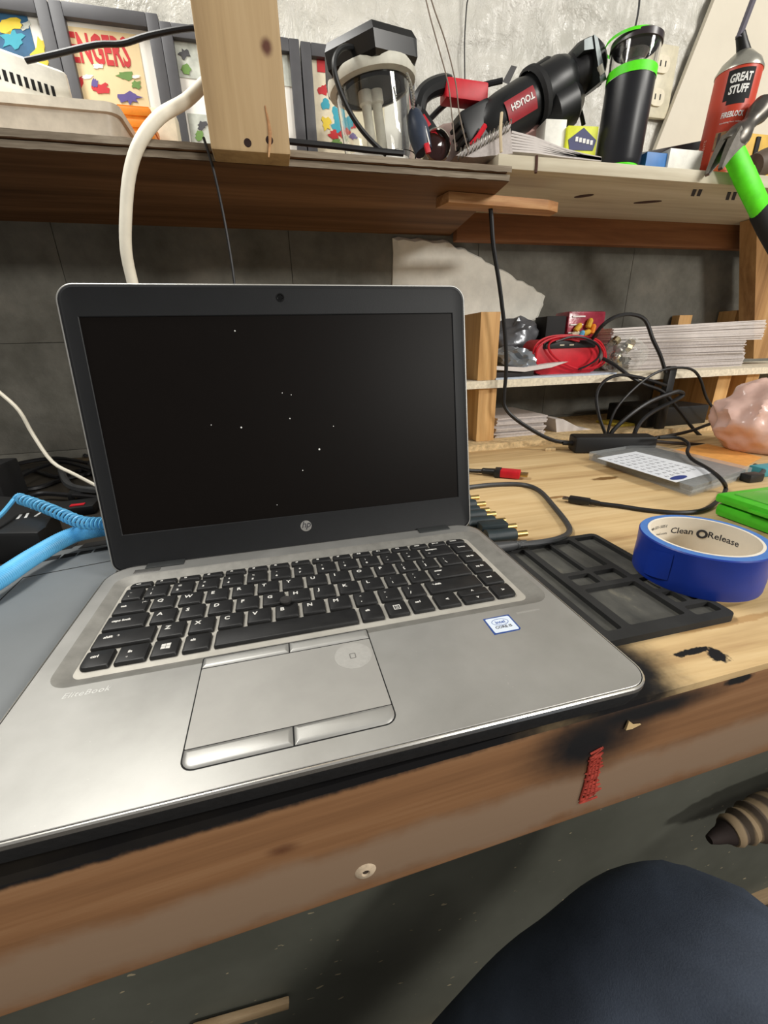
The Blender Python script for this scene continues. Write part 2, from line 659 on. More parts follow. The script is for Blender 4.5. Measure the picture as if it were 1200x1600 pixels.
b.rings([[rail_pt(974, 1137), rail_pt(980, 1124), rail_pt(988, 1130), rail_pt(999, 1129), rail_pt(985, 1136)], [rail_pt(974, 1137, 0.002), rail_pt(980, 1124, 0.0014), rail_pt(988, 1130, 0.0014), rail_pt(999, 1129, 0.0014), rail_pt(985, 1136, 0.0014)]])
lab(part('splinter', b, plain('bare_wood', srgb(210, 180, 130), 0.7), bench), 'pale bare splinter on the black scorch')
for lx in (-1.1, 1.7):
    part('leg', B().box(lx, lx + 0.089, 0.30, 0.338, -0.775, BZ - 0.006, 0.002), rail_m, bench)

# grey panel closing the bench underneath
pan = NT('grey_green_paint')
pn = pan.noise(pan.coord(), 6, 5)
pc = pan.ramp(pn, [(0.3, srgb(72, 73, 64)), (0.7, srgb(90, 91, 82))])
sp = pan.step(pan.noise(pan.coord((1, 1, 2.2)), 52, 2, 0.5), 0.70, 0.715)
pc = pan.mix(sp, pc, srgb(150, 138, 112))
M['panel'] = pan.out(pc, 0.6)
PY = 0.020
struct('trim_1', B().box(-1.3, 1.9, PY, PY + 0.012, -0.752, BZ - 0.006), M['panel'])
M['strip'] = wood('pale_strip_wood', (srgb(120, 100, 74), srgb(156, 132, 100), srgb(176, 154, 124)), 0)
struct('trim_2', B().box(-1.3, 1.9, PY - 0.012, PY + 0.012, -0.778, -0.752, 0.002), M['strip'])

# ------------------------------------------------------------------ upper shelves
SZ = 0.403
M['ply_dark'] = wood('shelf_plywood', (srgb(74, 50, 32), srgb(112, 80, 54), srgb(140, 104, 74)), 0, 0.6, 0.7, shift=3.1)
M['ply_edge'] = wood('weathered_ply_edge', (srgb(78, 68, 56), srgb(132, 120, 104), srgb(178, 168, 150)), 0, 1.6, 0.85, bump=0.6)
sh1 = thing('plywood_shelf', 'long dark plywood shelf of two stacked sheets with a worn pale edge', 'shelf', (-0.2, 0.55, 0.386))
x_end = at_y(798, 262, 0.40).x
b = B()
b.rings([[Vector((-1.3, 0.402, z)), Vector((x_end, 0.402, z)), Vector((x_end + 0.035, WY, z)), Vector((-1.3, WY, z))] for z in (0.3865, 0.3945)])
part('plywood_sheet', b, M['ply_dark'], sh1)
b = B()
b.rings([[Vector((-1.3, 0.398, z)), Vector((x_end - 0.006, 0.398, z)), Vector((x_end + 0.03, WY - 0.01, z)), Vector((-1.3, WY - 0.01, z))] for z in (0.395, SZ)])
part('plywood_sheet', b, M['ply_dark'], sh1)
for k, (z0, z1, yf) in enumerate(((0.3870, 0.3940, 0.4005), (0.3955, 0.4025, 0.3965))):
    b = B()
    nn = 160

    def edge(u, v_):
        x = -1.3 + (x_end + 1.3) * u
        return Vector((x, yf + 0.0012 * noise.noise(Vector((x * 60, v_ * 3, k * 9))), z0 + (z1 - z0) * v_ + 0.0006 * noise.noise(Vector((x * 90, v_, k)))))
    b.grid(nn, 2, edge)
    part('worn_edge', b, M['ply_edge'], sh1)

M['white_board'] = wood('white_painted_board', (srgb(176, 164, 140), srgb(204, 196, 174), srgb(220, 214, 196)), 0, 0.5, 0.6, bump=0.12)
RZ = 0.436
sh2 = thing('white_shelf', 'white painted board shelf under the tall foam can and black flask', 'shelf', (0.8, 0.55, 0.418))
b = B().box(x_end + 0.006, 1.7, 0.450, 0.664, 0.418, RZ, 0.0015)
part('shelf_board', b, M['white_board'], sh2)
b = B().box(x_end + 0.034, 1.7, 0.664, 0.684, 0.370, RZ - 0.003, 0.002)
M['ledger'] = wood('ledger_wood', (srgb(92, 58, 34), srgb(128, 84, 52), srgb(150, 104, 68)), 0, 0.6, 0.65, shift=1.3)
lab(part('ledger_strip', b, M['ledger'], sh2), 'brown wooden strip carrying the back of the shelf')
for (x0, y0), (x1, y1) in (((1086, 296), (1102, 304)), ((1140, 300), (1156, 310))):
    b = B()
    for k in (0, 9):
        q0, q1 = at_z(x0 + k, y0, 0.4178), at_z(x0 + k - 4, y1 + 2, 0.4178)
        dx = Vector((0.004, 0, 0))
        b.rings([[q0 - dx, q0 + dx, q1 + dx, q1 - dx], [p - Vector((0, 0, 0.0006)) for p in (q0 - dx, q0 + dx, q1 + dx, q1 - dx)]])
    part('stamp_mark', b, M['ink'], sh2)
for (x0, y0), (x1, y1) in (((897, 308), (928, 304)), ((990, 317), (1034, 314))):
    b = B()
    a_, c_ = at_z(x0, y0, 0.4178), at_z(x1, y1, 0.4178)
    mid = (a_ + c_) / 2
    mm = frame(mid, c_ - a_, (0, 0, 1))
    L = (c_ - a_).length / 2
    b.prism([(L * cos(k * pi / 8), 0.007 * sin(k * pi / 8)) for k in range(16)], -0.0006, 0.0, mm)
    part('knot', b, plain('knot_brown', srgb(74, 50, 40), 0.7), sh2)
p = at_y(838, 256, 0.45)
part('nail', B().tube([p + Vector((-.001, -.001, .010)), p + Vector((0, -.001, -.004)), p + Vector((-.001, -.002, -.012))], 0.0022, 6), plain('rust', srgb(70, 42, 32), 0.8), sh2)

# short wooden cleat under the joint of the two shelves
M['cleat'] = wood('cleat_wood', (srgb(120, 80, 48), srgb(168, 122, 80), srgb(206, 164, 116)), 0, 1.0)
a_, c_ = at_z(690, 302, 0.386), at_z(872, 318, 0.386)
mm = frame(a_, c_ - a_, (0, 0, 1))
L = (c_ - a_).length
b = B().prism([(0, 0.02), (0.006, -0.012), (L - 0.03, -0.014), (L - 0.004, -0.006), (L, 0.018)], -0.014, 0.0, mm, 0.001)
solo('wooden_cleat', b, M['cleat'], 'short pale wooden cleat under the joint between the two upper shelves', 'wood strip', a_)

# post in front of the shelf
pp0, pp1 = at_y(331, 240, 0.360), at_y(455, 250, 0.360)
M['post'] = wood('pine_post', (srgb(146, 120, 86), srgb(180, 153, 114), srgb(198, 172, 134)), 2, 0.55, 0.6, knots=[((0.028, -0.02, 0.093), (0.008, 0.05, 0.010), srgb(92, 54, 40))], bump=0.12, shift=2.2)
pcx, pz = (pp0.x + pp1.x) / 2, 0.3845
pw = (pp1.x - pp0.x) / 2
post = thing('wooden_post', 'pale pine stud standing upright in front of the plywood shelf', 'post', (pcx, 0.379, pz))
b = B().box(pcx - pw, pcx + pw, 0.360, 0.3965, pz, 1.25, 0.003)
part('stud', b, M['post'], post)
for x_, y_ in ((387, 223), (421, 219)):
    q = at_y(x_, y_, 0.3598)
    part('screw_hole', B().lathe([(0.0042, 0.0), (0.003, -0.0002), (0.002, 0.0006)], frame(q, (1, 0, 0), y=(0, 0, 1)) @ Matrix.Scale(-1, 4, (0, 0, 1)), 14), plain('hole_dark', srgb(40, 22, 18), 0.9), post)
q0, q1, q2 = at_y(414, 165, 0.3595), at_y(422, 208, 0.3595), at_y(420, 246, 0.357)
part('splinter', B().tube([q0, q1, q2], 0.002, 5, radii=[0.0006, 0.0022, 0.0008], smooth=3), M['cleat'], post)

# right-hand post
M['post2'] = wood('old_post_wood', (srgb(128, 92, 56), srgb(172, 132, 86), srgb(196, 158, 110)), 2, 0.6, 0.65, shift=5.0)
q0, q1 = at_y(1179, 500, 0.60), at_y(1183, 350, 0.60)
b = B()
dx = Vector((0.089, 0, 0))
dirv = (q1 - q0)
qa, qb = q0 - dirv * ((q0.z - 0.122) / dirv.z), q0 + dirv * ((0.417 - q0.z) / dirv.z)
b.rings([[p_, p_ + dx, p_ + dx + Vector((0, 0.038, 0)), p_ + Vector((0, 0.038, 0))] for p_ in (qa, qb)])
solo('wooden_brace', b, M['post2'], 'slanted brown stud holding up the right end of the white shelf', 'post', (qa.x, 0.6, 0.122))

# ------------------------------------------------------------------ cubby on the bench
cub = thing('bench_cubby', 'rough two-level wooden cubby at the back of the bench, right of the laptop', 'cubby', (0.8, 0.6, BZ))
M['chip'] = plain('chipboard_edge', srgb(222, 212, 190), 0.9, 0, 0.2, 160, 0.8, 120)
M['chip2'] = plain('broken_chipboard', srgb(206, 180, 136), 0.9, 0, 0.3, 140, 0.8, 100)
M['upright'] = wood('fir_upright', (srgb(166, 122, 74), srgb(206, 162, 106), srgb(224, 186, 130)), 2, 0.9, 0.6, shift=4.4)
ux0, ux1 = at_y(749, 540, 0.505).x, at_y(779, 540, 0.505).x
BP = BZ + 0.012
PL0, PL1 = 0.095, 0.109
part('upright', B().box(ux0, ux1, 0.505, 0.70, PL1, 0.227, 0.001), M['upright'], cub)
part('upright', B().box(ux0 + 0.004, ux1 + 0.003, 0.505, 0.70, BP, PL0, 0.001), M['upright'], cub)


def rag(x0, x1, y0, y1, z0, z1, amp, seed):
    b_ = B()
    nx = 70
    loops = []
    for i in range(nx + 1):
        x = x0 + (x1 - x0) * i / nx
        f_ = y0 + amp * noise.noise(Vector((x * 45, seed, 0))) + amp * 0.5 * noise.noise(Vector((x * 160, seed, 4)))
        loops.append([Vector((x, f_, z0)), Vector((x, f_ + 0.3 * amp * noise.noise(Vector((x * 99, 7, seed))), z1)), Vector((x, y1, z1)), Vector((x, y1, z0))])
    b_.rings(loops)
    return b_


part('plank', rag(ux0 - 0.06, 1.55, 0.494, 0.702, PL0, PL1, 0.0025, 3), M['chip'], cub)
part('plank', rag(ux0 - 0.06, 1.55, 0.476, 0.702, BZ, BP, 0.006, 9), M['chip2'], cub)
rx = at_y(1110, 640, 0.53).x
part('upright', B().box(rx, rx + 0.038, 0.53, 0.70, BP, PL0, 0.001), M['upright'], cub)
part('upright', B().box(rx + 0.07, rx + 0.108, 0.52, 0.70, BP, PL0, 0.001), M['upright'], cub)
q = at_y(1072, 495, 0.68)
part('upright', B().box(q.x - 0.02, q.x + 0.02, 0.68, 0.702, PL1, q.z + 0.004, 0.001), M['upright'], cub)
q = at_y(1165, 490, 0.655)
part('upright', B().box(q.x - 0.03, q.x + 0.03, 0.655, 0.702, PL1, q.z + 0.008, 0.001), M['upright'], cub)
# ------------------------------------------------------------------ silver laptop
alu = NT('satin_aluminium')
an = alu.noise(alu.coord(), 14, 6, 0.6)
ad = alu.step(alu.noise(alu.coord((1, 1, 1)), 420, 2, 0.5), 0.74, 0.80)
ac = alu.ramp(an, [(0.3, srgb(160, 159, 155)), (0.7, srgb(180, 179, 175))])
ac = alu.mix(alu.math('MULTIPLY', ad, 0.35), ac, srgb(205, 203, 198))
alu.bump(alu.noise(alu.coord(), 1500, 2), 0.05, 0.0003)
M['alu'] = alu.out(ac, alu.ramp(an, [(0.3, (.38, .38, .38, 1)), (0.7, (.46, .46, .46, 1))]), 0.62, 0.5)
M['alu_bright'] = plain('bright_lip', srgb(205, 203, 198), 0.25, 0.9, 0.03)
M['key_bed'] = plain('key_bed_silver', srgb(196, 192, 182), 0.45, 0.4, 0.12, 40)
key = NT('key_cap')
kn = key.noise(key.coord(), 45, 6, 0.7)
M['key'] = key.out(key.ramp(kn, [(0.35, srgb(24, 24, 25)), (0.62, srgb(36, 36, 36)), (0.8, srgb(58, 57, 54))]), 0.5, 0, 0.4)
M['bezel'] = plain('bezel_black', srgb(21, 22, 24), 0.5, 0, 0.12, 30, 0.05, 900, spec=0.35)
M['screen'] = plain('screen_glass', srgb(15, 11, 9), 0.40, 0, 0.05, spec=0.12)
M['dark_gap'] = plain('gap', srgb(10, 10, 10), 0.8)
M['legend'] = plain('legend', srgb(214, 212, 206), 0.6, var=0.02)
M['pad'] = plain('touchpad', srgb(164, 162, 157), 0.5, 0.4, 0.06, 30)
M['fray'] = plain('speckled_black_base', srgb(18, 18, 19), 0.8, 0, 0.5, 260, 0.3, 300)

lap = thing('laptop', 'open silver laptop with a dark blank screen and black keys, on the bench edge', 'laptop', (0.1075, 0.0, BZ))
X0, X1, Y0, Y1 = -0.0615, 0.2765, -0.1195, 0.1125
RR = (0.016, 0.016, 0.022, 0.022)
ol = lambda d, z, r=RR, dy=0.0: [Vector((x, y, z)) for x, y in rrect(X0 + d, X1 - d, Y0 + d + dy, Y1 - d, tuple(max(0.002, q - d) for q in r), 8)]
b = B()
b.rings([ol(0.014, -0.0185), ol(0.005, -0.0165), ol(0.0012, -0.008), ol(0.0006, -0.0040)])
part('base_shell', b, M['fray'], lap)
b = B()
b.rings([ol(0.0006, -0.0040), ol(0.0, -0.0030), ol(0.0, -0.0008), ol(0.0006, -0.0001), ol(0.0012, -0.0001), ol(0.0013, -0.002)], False, False)
part('rim', b, M['alu_bright'], lap, angle=0.3)
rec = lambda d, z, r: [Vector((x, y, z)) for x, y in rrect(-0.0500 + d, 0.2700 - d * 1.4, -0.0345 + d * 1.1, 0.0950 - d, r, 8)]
b = B()
b.rings([ol(0.0018, -0.002), ol(0.0017, -0.0002), ol(0.0020, 0.0), rec(0, 0.0, 0.013)], False, False)
part('palm_rest', b, M['alu'], lap, angle=0.5)
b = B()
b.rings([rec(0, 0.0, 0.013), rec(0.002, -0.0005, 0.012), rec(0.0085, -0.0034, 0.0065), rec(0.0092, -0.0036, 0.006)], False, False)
part('key_surround', b, plain('dusty_shaded_surround', srgb(138, 136, 130), 0.55, 0.4, 0.18, 70), lap, angle=0.5)  # grey holds some dust plus the painted-in shade of the sloping border
b = B().prism(rrect(-0.0425, 0.2590, -0.0260, 0.0872, 0.004), -0.006, -0.0035)
part('key_bed', b, M['key_bed'], lap)

KZ0, KZ1 = -0.0034, -0.0007
key_mesh = {}


def add_key(x0, x1, y0, y1, leg='', sub='', size=0.0036, off=(0.0035, 0.0095), corner=None, sub_off=None):
    w, h = round(x1 - x0, 4), round(y1 - y0, 4)
    k = (w, h, corner)
    if k not in key_mesh:
        rr = [0.0011] * 4
        if corner is not None:
            rr[corner] = 0.004
        b = B()
        o_ = lambda d, z: [Vector((x, y, z)) for x, y in rrect(d, w - d, d, h - d, tuple(rr), 3)]
        b.rings([o_(0, KZ0 - KZ0), o_(0, 0.0015), o_(0.0005, 0.0025), o_(0.0009, 0.0027)])
        ob = part('key', b, M['key'], None)
        key_mesh[k] = ob.data
    else:
        ob = bpy.data.objects.new('key', key_mesh[k])
        COL.objects.link(ob)
    ob.parent = lap
    ob.location = Vector((x0 + 0.0, y0, KZ0)) - Vector((0.1075, 0, BZ))
    WM[ob.name] = Matrix.Translation((x0, y0, KZ0))
    if leg:
        text('legend', leg, size, Matrix.Translation((x0 + off[0], y0 + off[1], KZ1 + 0.0001)), M['legend'], ob, bold=0.00016)
    if sub:
        so = sub_off or (w - 0.0045, 0.0108)
        text('legend', sub, 0.0030, Matrix.Translation((x0 + so[0], y0 + so[1], KZ1 + 0.0001)), M['legend'], ob)
    return ob


KW = 0.0163
for i in range(14):
    add_key(-0.0366 + i * 0.0181, -0.0366 + i * 0.0181 + 0.0162, 0.0752, 0.0820, ('esc', 'f1', 'f2', 'f3', 'f4', 'f5', 'f6', 'f7', 'f8', 'f9', 'f10', 'f11', 'f12', 'num')[i], '', 0.0026, (0.004, 0.003), 3 if i == 0 else None)
add_key(0.2170, 0.2332, 0.0752, 0.0820, 'prt sc', '', 0.0026, (0.003, 0.003))
add_key(0.2350, 0.2520, 0.0752, 0.0820, 'insert', '', 0.0026, (0.003, 0.003), 2)
add_key(-0.0378, -0.0240, 0.0563, 0.0725, '`', '~', 0.003, (0.004, 0.003), None, (0.004, 0.009))
for i, (a_, c_) in enumerate(zip('1234567890-=', '!@#$%^&*()_+')):
    add_key(-0.0222 + 0.019 * i, -0.0222 + 0.019 * i + KW, 0.0563, 0.0725, a_, c_, 0.0034, (0.004, 0.0032), None, (0.0042, 0.0096))
add_key(0.2058, 0.2335, 0.0563, 0.0725, 'backspace', '\u2190', 0.0026, (0.004, 0.0105), None, (0.004, 0.004))
add_key(-0.0383, -0.0160, 0.0375, 0.0537, 'tab', '|\u2190', 0.0030, (0.004, 0.0085))
for i, a_ in enumerate('QWERTYUIOP[]\\'):
    add_key(-0.0133 + 0.019 * i, -0.0133 + 0.019 * i + (KW if i < 12 else 0.0188), 0.0375, 0.0537, a_, {'[': '{', ']': '}', '\\': '|'}.get(a_, ''), 0.0052 if a_.isalpha() else 0.0042, (0.0035, 0.0085) if a_.isalpha() else (0.0042, 0.0034), None, (0.0042, 0.0096))
add_key(-0.0386, -0.0121, 0.0187, 0.0349, 'caps lock', '', 0.0032, (0.004, 0.0085))
for i, a_ in enumerate("ASDFGHJKL;'"):
    add_key(-0.0091 + 0.019 * i, -0.0091 + 0.019 * i + KW, 0.0187, 0.0349, a_, {';': ':', "'": '"'}.get(a_, ''), 0.0052 if a_.isalpha() else 0.0042, (0.0035, 0.0085) if a_.isalpha() else (0.0042, 0.0034), None, (0.0042, 0.0096))
add_key(0.1999, 0.2332, 0.0187, 0.0349, 'enter', '\u2190', 0.0030, (0.004, 0.0100), None, (0.004, 0.004))
add_key(-0.0388, -0.0028, -0.0001, 0.0161, 'shift', '\u2191', 0.0032, (0.005, 0.0090), None, (0.0125, 0.0090))
for i, a_ in enumerate('ZXCVBNM,./'):
    add_key(0.019 * i, 0.019 * i + KW, -0.0001, 0.0161, a_, {',': '<', '.': '>', '/': '?'}.get(a_, ''), 0.0052 if a_.isalpha() else 0.0042, (0.0035, 0.0085) if a_.isalpha() else (0.0042, 0.0034), None, (0.0042, 0.0096))
add_key(0.1900, 0.2332, -0.0001, 0.0161, 'shift', '\u2191', 0.0030, (0.007, 0.0095), None, (0.0045, 0.0095))
add_key(-0.0388, -0.0222, -0.0191, -0.0029, 'ctrl', '', 0.0032, (0.004, 0.0090), 0)
add_key(-0.0197, -0.0020, -0.0191, -0.0029, 'fn', '*', 0.0032, (0.006, 0.0085), None, (0.006, 0.003))
wk = add_key(0.0002, 0.0160, -0.0191, -0.0029)
b = B()
for ix in (0, 1):
    for iy in (0, 1):
        xa, ya = 0.0055 + ix * 0.0029, -0.0130 + iy * 0.0026
        b.prism([(xa, ya), (xa + 0.0026, ya - (0.0003 if iy == 0 else 0) * ix), (xa + 0.0026, ya + 0.0023 + (0.0003 * ix if iy else 0)), (xa, ya + 0.0023)], KZ1 + 0.00005, KZ1 + 0.00015)
part('legend', b, M['legend'], wk)
add_key(0.0187, 0.0350, -0.0191, -0.0029, 'alt', '', 0.0030, (0.004, 0.0095))
add_key(0.0377, 0.1315, -0.0191, -0.0029)
add_key(0.1340, 0.1498, -0.0191, -0.0029, 'alt', '', 0.0030, (0.004, 0.0095))
mk = add_key(0.1527, 0.1682, -0.0191, -0.0029)
b = B()
b.rings([[Vector((x, y, KZ1 + 0.0001)) for x, y in ((0.1580, -0.0135), (0.1630, -0.0135), (0.1630, -0.0080), (0.1580, -0.0080))], [Vector((x, y, KZ1 + 0.0001)) for x, y in ((0.1586, -0.0129), (0.1624, -0.0129), (0.1624, -0.0086), (0.1586, -0.0086))]], False, False)
for k in range(3):
    b.poly([(0.1592, -0.0122 + k * 0.0014, KZ1 + 0.0001), (0.1618, -0.0122 + k * 0.0014, KZ1 + 0.0001), (0.1618, -0.0117 + k * 0.0014, KZ1 + 0.0001), (0.1592, -0.0117 + k * 0.0014, KZ1 + 0.0001)])
part('legend', b, M['legend'], mk)
add_key(0.1708, 0.1868, -0.0191, -0.0029, 'ctrl', '', 0.0030, (0.004, 0.0095))
add_key(0.1895, 0.2070, -0.0191, -0.0029, '<', '', 0.0042, (0.008, 0.0065))
u_ = add_key(0.2094, 0.2332, -0.0108, -0.0029, '^', '', 0.0042, (0.0105, 0.0030))
d_ = add_key(0.2094, 0.2332, -0.0191, -0.0112, 'v', '', 0.0036, (0.0110, 0.0030))
add_key(0.2356, 0.2516, -0.0191, -0.0029, '>', '', 0.0042, (0.007, 0.0065), 1)
for k, s_ in enumerate(('end', 'pg dn', 'pg up', 'home', 'delete')[:4]):
    add_key(0.2352, 0.2518, -0.0001 + 0.0188 * k, 0.0161 + 0.0188 * k, s_, '', 0.0030, (0.005, 0.0080))
b = B().lathe([(0.0030, -0.0034), (0.0030, -0.0006), (0.0042, 0.0010), (0.0044, 0.0022), (0.0038, 0.0030), (0.0, 0.0032)], Matrix.Translation((0.0838, 0.0172, 0)), 24, True, False)
lab(part('pointing_stick', b, plain('stick_rubber', srgb(44, 42, 41), 0.85, 0, 0.3, 500), lap), 'round rubber pointing stick between the keys')

# touchpad with its two rows of buttons
tpo = lambda d, z, y0, y1, r: [Vector((x, y, z)) for x, y in rrect(0.0340 - d, 0.1338 + d, y0 - d, y1 + d, r, 6)]
b = B().prism(rrect(0.0334, 0.1344, -0.1064, -0.0302, (0.0065, 0.0065, 0.0012, 0.0012)), -0.0008, 0.00012)
part('touchpad_gap', b, M['dark_gap'], lap)
b = B().prism(rrect(0.0341, 0.1337, -0.0946, -0.0404, 0.0006), -0.0008, 0.00028)
pad_ = part('touchpad', b, M['pad'], lap)


def button(x0, x1, y0, y1, r):
    b_ = B()
    o_ = lambda d, z: [Vector((x, y, z)) for x, y in rrect(x0 + d, x1 - d, y0 + d, y1 - d, tuple(max(0.0003, q - d) for q in r), 5)]
    b_.rings([o_(0, -0.0008), o_(0, 0.0002), o_(0.0008, 0.0008), o_(0.002, 0.0011)])
    return part('touchpad_button', b_, M['alu'], lap)


button(0.0341, 0.0838, -0.0396, -0.0308, (0.0003, 0.0003, 0.0003, 0.001))
button(0.0846, 0.1337, -0.0396, -0.0308, (0.0003, 0.0003, 0.001, 0.0003))
button(0.0341, 0.0834, -0.1058, -0.0950, (0.006, 0.0003, 0.0003, 0.0003))
button(0.0842, 0.1337, -0.1058, -0.0950, (0.0003, 0.006, 0.0003, 0.0003))
b = B().lathe([(0.0112, 0.00028), (0.0112, 0.00036), (0.0, 0.00040)], Matrix.Translation((0.1212, -0.0530, 0)), 40, False, False)
lab(part('touch_mark', b, plain('worn_disc', srgb(172, 170, 165), 0.6, 0.35, 0.06, 300), pad_), 'round worn mark on the touchpad')
b = B().rings([[Vector((x, y, 0.00043)) for x, y in rrect(0.1190, 0.1228, -0.0556, -0.0510, 0.0007, 3)], [Vector((x, y, 0.00043)) for x, y in rrect(0.1196, 0.1222, -0.0550, -0.0516, 0.0004, 3)]], False, False)
part('sensor_symbol', b, plain('symbol_grey', srgb(110, 108, 104), 0.6), pad_)

# sticker, lettering, slots
b = B().prism([(0.2117, -0.0420), (0.2113, -0.0588), (0.2292, -0.0586), (0.2308, -0.0572), (0.2308, -0.0417)][::-1], 0.0000, 0.0002)
st = lab(part('sticker', b, plain('sticker_blue', srgb(44, 74, 140), 0.4), lap), 'white and blue processor sticker on the palm rest')
b = B().prism(rrect(0.2126, 0.2297, -0.0576, -0.0429, 0.001), 0.0002, 0.00026)
part('sticker_face', b, plain('sticker_white', srgb(214, 224, 236), 0.4, var=0.04), st)
M['st_ink'] = plain('sticker_ink', srgb(40, 78, 150), 0.5)
text('sticker_lettering', 'intel', 0.0040, Matrix.Translation((0.2211, -0.0492, 0.0003)), M['st_ink'], st, 'CENTER', bold=0.00008)
text('sticker_lettering', 'CORE i5', 0.0033, Matrix.Translation((0.2211, -0.0540, 0.0003)), M['ink'], st, 'CENTER', bold=0.00008)
b = B()
ell = lambda rx_, ry_: [Vector((0.2211 + rx_ * cos(a * pi / 16), -0.0478 + ry_ * sin(a * pi / 16), 0.0003)) for a in range(32)]
b.rings([ell(0.0060, 0.0034), ell(0.0056, 0.0030)], False, False)
part('sticker_ring', b, M['st_ink'], st)
text('lettering', 'EliteBook', 0.0056, Matrix.Translation((-0.0372, -0.0432, 0.00008)), plain('etched', srgb(214, 214, 210), 0.4), lap, shear=0.18, space=1.08)
b = B().box(0.2365, 0.2540, -0.0428, -0.0412, -0.0004, 0.00012)
part('fingerprint_slot', b, M['pad'], lap)
b = B().box(-0.0398, -0.0190, 0.0966, 0.1035, -0.001, 0.0003, 0.0003)
part('status_bar', b, M['alu_bright'], lap)
text('lettering', 'BANG & OLUFSEN', 0.0024, Matrix.Translation((0.222, 0.1035, 0.00008)), M['legend'], lap)
for xa, xb in ((-0.0320, -0.0010), (0.2165, 0.2485)):
    b = B().box(xa, xb, 0.1030, 0.1125, -0.003, 0.0012, 0.0008)
    part('hinge_cover', b, plain('hinge_dark', srgb(58, 60, 60), 0.5, 0.3), lap)
for xa in (-0.04, 0.255):
    for ya in (-0.095, 0.09):
        part('foot', B().lathe([(0.006, BZ), (0.006, -0.0175)], Matrix.Translation((xa, ya, 0)), 16), M['black_matte'], lap)

# lid
TH = 0.177
LM = Matrix(((1, 0, 0), (0, sin(TH), -cos(TH)), (0, cos(TH), sin(TH)))).to_4x4()
LM.translation = Vector((0.1075, 0.1139, 0.0005))
lo = lambda d, z, r=0.0135: [LM @ Vector((x, y, z)) for x, y in rrect(-0.1685 + d, 0.1685 - d, -0.0060 + d, 0.2272 - d, (0.010 - d, 0.010 - d, r - d, r - d), 8)]
b = B()
b.rings([lo(0.006, -0.0072), lo(0.0018, -0.0064), lo(0.0, -0.0040), lo(0.0, -0.0006), lo(0.0007, 0.0), lo(0.0012, 0.0), lo(0.0014, -0.0012)], True, True)
lid = part('lid', b, M['alu'], lap, angle=0.4)
so = lambda d, z: [LM @ Vector((x, y, z)) for x, y in rrect(-0.1551 - d, 0.1554 + d, 0.0276 - d, 0.2028 + d, 0.0006, 8)]
b = B()
b.rings([lo(0.0014, -0.0010), lo(0.0015, 0.0001), lo(0.0030, 0.0004), lo(0.0042, 0.0001), so(0.0006, 0.0001), so(0.0, -0.0003), so(0.0, -0.0012)], False, False)
part('bezel', b, M['bezel'], lid, angle=0.3)
b = B().poly([LM @ Vector((x, y, -0.0009)) for x, y in ((-0.1556, 0.0272), (0.1558, 0.0272), (0.1558, 0.2032), (-0.1556, 0.2032))])
scr = part('screen', b, M['screen'], lid)
b = B()
for px_, py_, r_ in ((367, 517, 1), (377, 668, 1.3), (499, 702, 1.5), (453, 654, 1), (521, 666, .8), (473, 735, .8), (330, 664, .7), (441, 614, .7), (455, 617, .7), (433, 789, .6), (545, 480, .9)):
    d0 = RC.transposed() @ Vector(((px_ - 600) / FPX, (py_ - 800) / FPX, 1.0))
    n_ = LM.to_3x3() @ Vector((0, 0, 1))
    q = CC + d0 * ((LM @ Vector((0, 0, -0.0008)) - CC).dot(n_) / d0.dot(n_))
    b.lathe([(0.0006 * r_, 0), (0.0, 0.0002)], Matrix.Translation(q) @ LM.to_3x3().to_4x4(), 6, False, False)
part('dust', b, M['white_ink'], scr)['kind'] = 'stuff'
b = B().lathe([(0.0034, 0.0), (0.0034, 0.0006), (0.0026, 0.0006), (0.0022, 0.0), (0.0, 0.0)], LM @ Matrix.Translation((-0.0006, 0.2166, 0.0001)), 24, False, False)
part('webcam', b, plain('lens_black', srgb(8, 8, 9), 0.2), lid)
b = B().lathe([(0.0052, 0.0), (0.0052, 0.0004), (0.0, 0.0004)], LM @ Matrix.Translation((0.0, 0.0165, 0.0001)), 32, False, False)
lg = part('logo_badge', b, M['alu_bright'], lid)
text('lettering', 'hp', 0.0088, LM @ Matrix.Translation((-0.0043, 0.0150, 0.0006)), M['ink'], lg, shear=0.3, space=0.95, bold=0.00005)

# ------------------------------------------------------------------ on the bench, left
t = thing('flat_device', 'flat grey electronic device with vent slots against the left side of the laptop', 'device', (-0.115, 0.05, BZ))
M['dev_grey'] = plain('device_grey', srgb(112, 116, 118), 0.5, 0, 0.05, 20)
b = B().prism([(-0.166, -0.112), (-0.0640, -0.112), (-0.0640, 0.212), (-0.150, 0.196), (-0.162, 0.186), (-0.166, 0.175)], BZ, -0.010, bev=0.0015)
part('casing', b, M['dev_grey'], t)
DZ = -0.0100
b = B().tube([at_z(-130, 1075, DZ), at_z(0, 938, DZ), at_z(36, 903, DZ), at_z(176, 876, DZ)], 0.0005, 6, smooth=1)
part('seam', b, M['dark_gap'], t)
for pl in (((66, 878), (91, 873), (96, 867), (74, 871)), ((94, 873), (117, 869), (121, 864), (101, 866)), ((120, 868), (142, 864), (146, 859), (126, 862)), ((146, 863), (169, 859), (172, 854), (150, 858)),
           ((122, 858), (168, 851), (168, 844), (134, 849)), ((84, 862), (112, 857), (122, 849), (96, 853))):
    b = B()
    q_ = [at_z(x, y, DZ) for x, y in pl]
    b.rings([[p - Vector((0, 0, 0.0002)) for p in q_], [p + Vector((0, 0, 0.0003)) for p in q_]])
    part('vent_slot', b, M['dark_gap'], t)

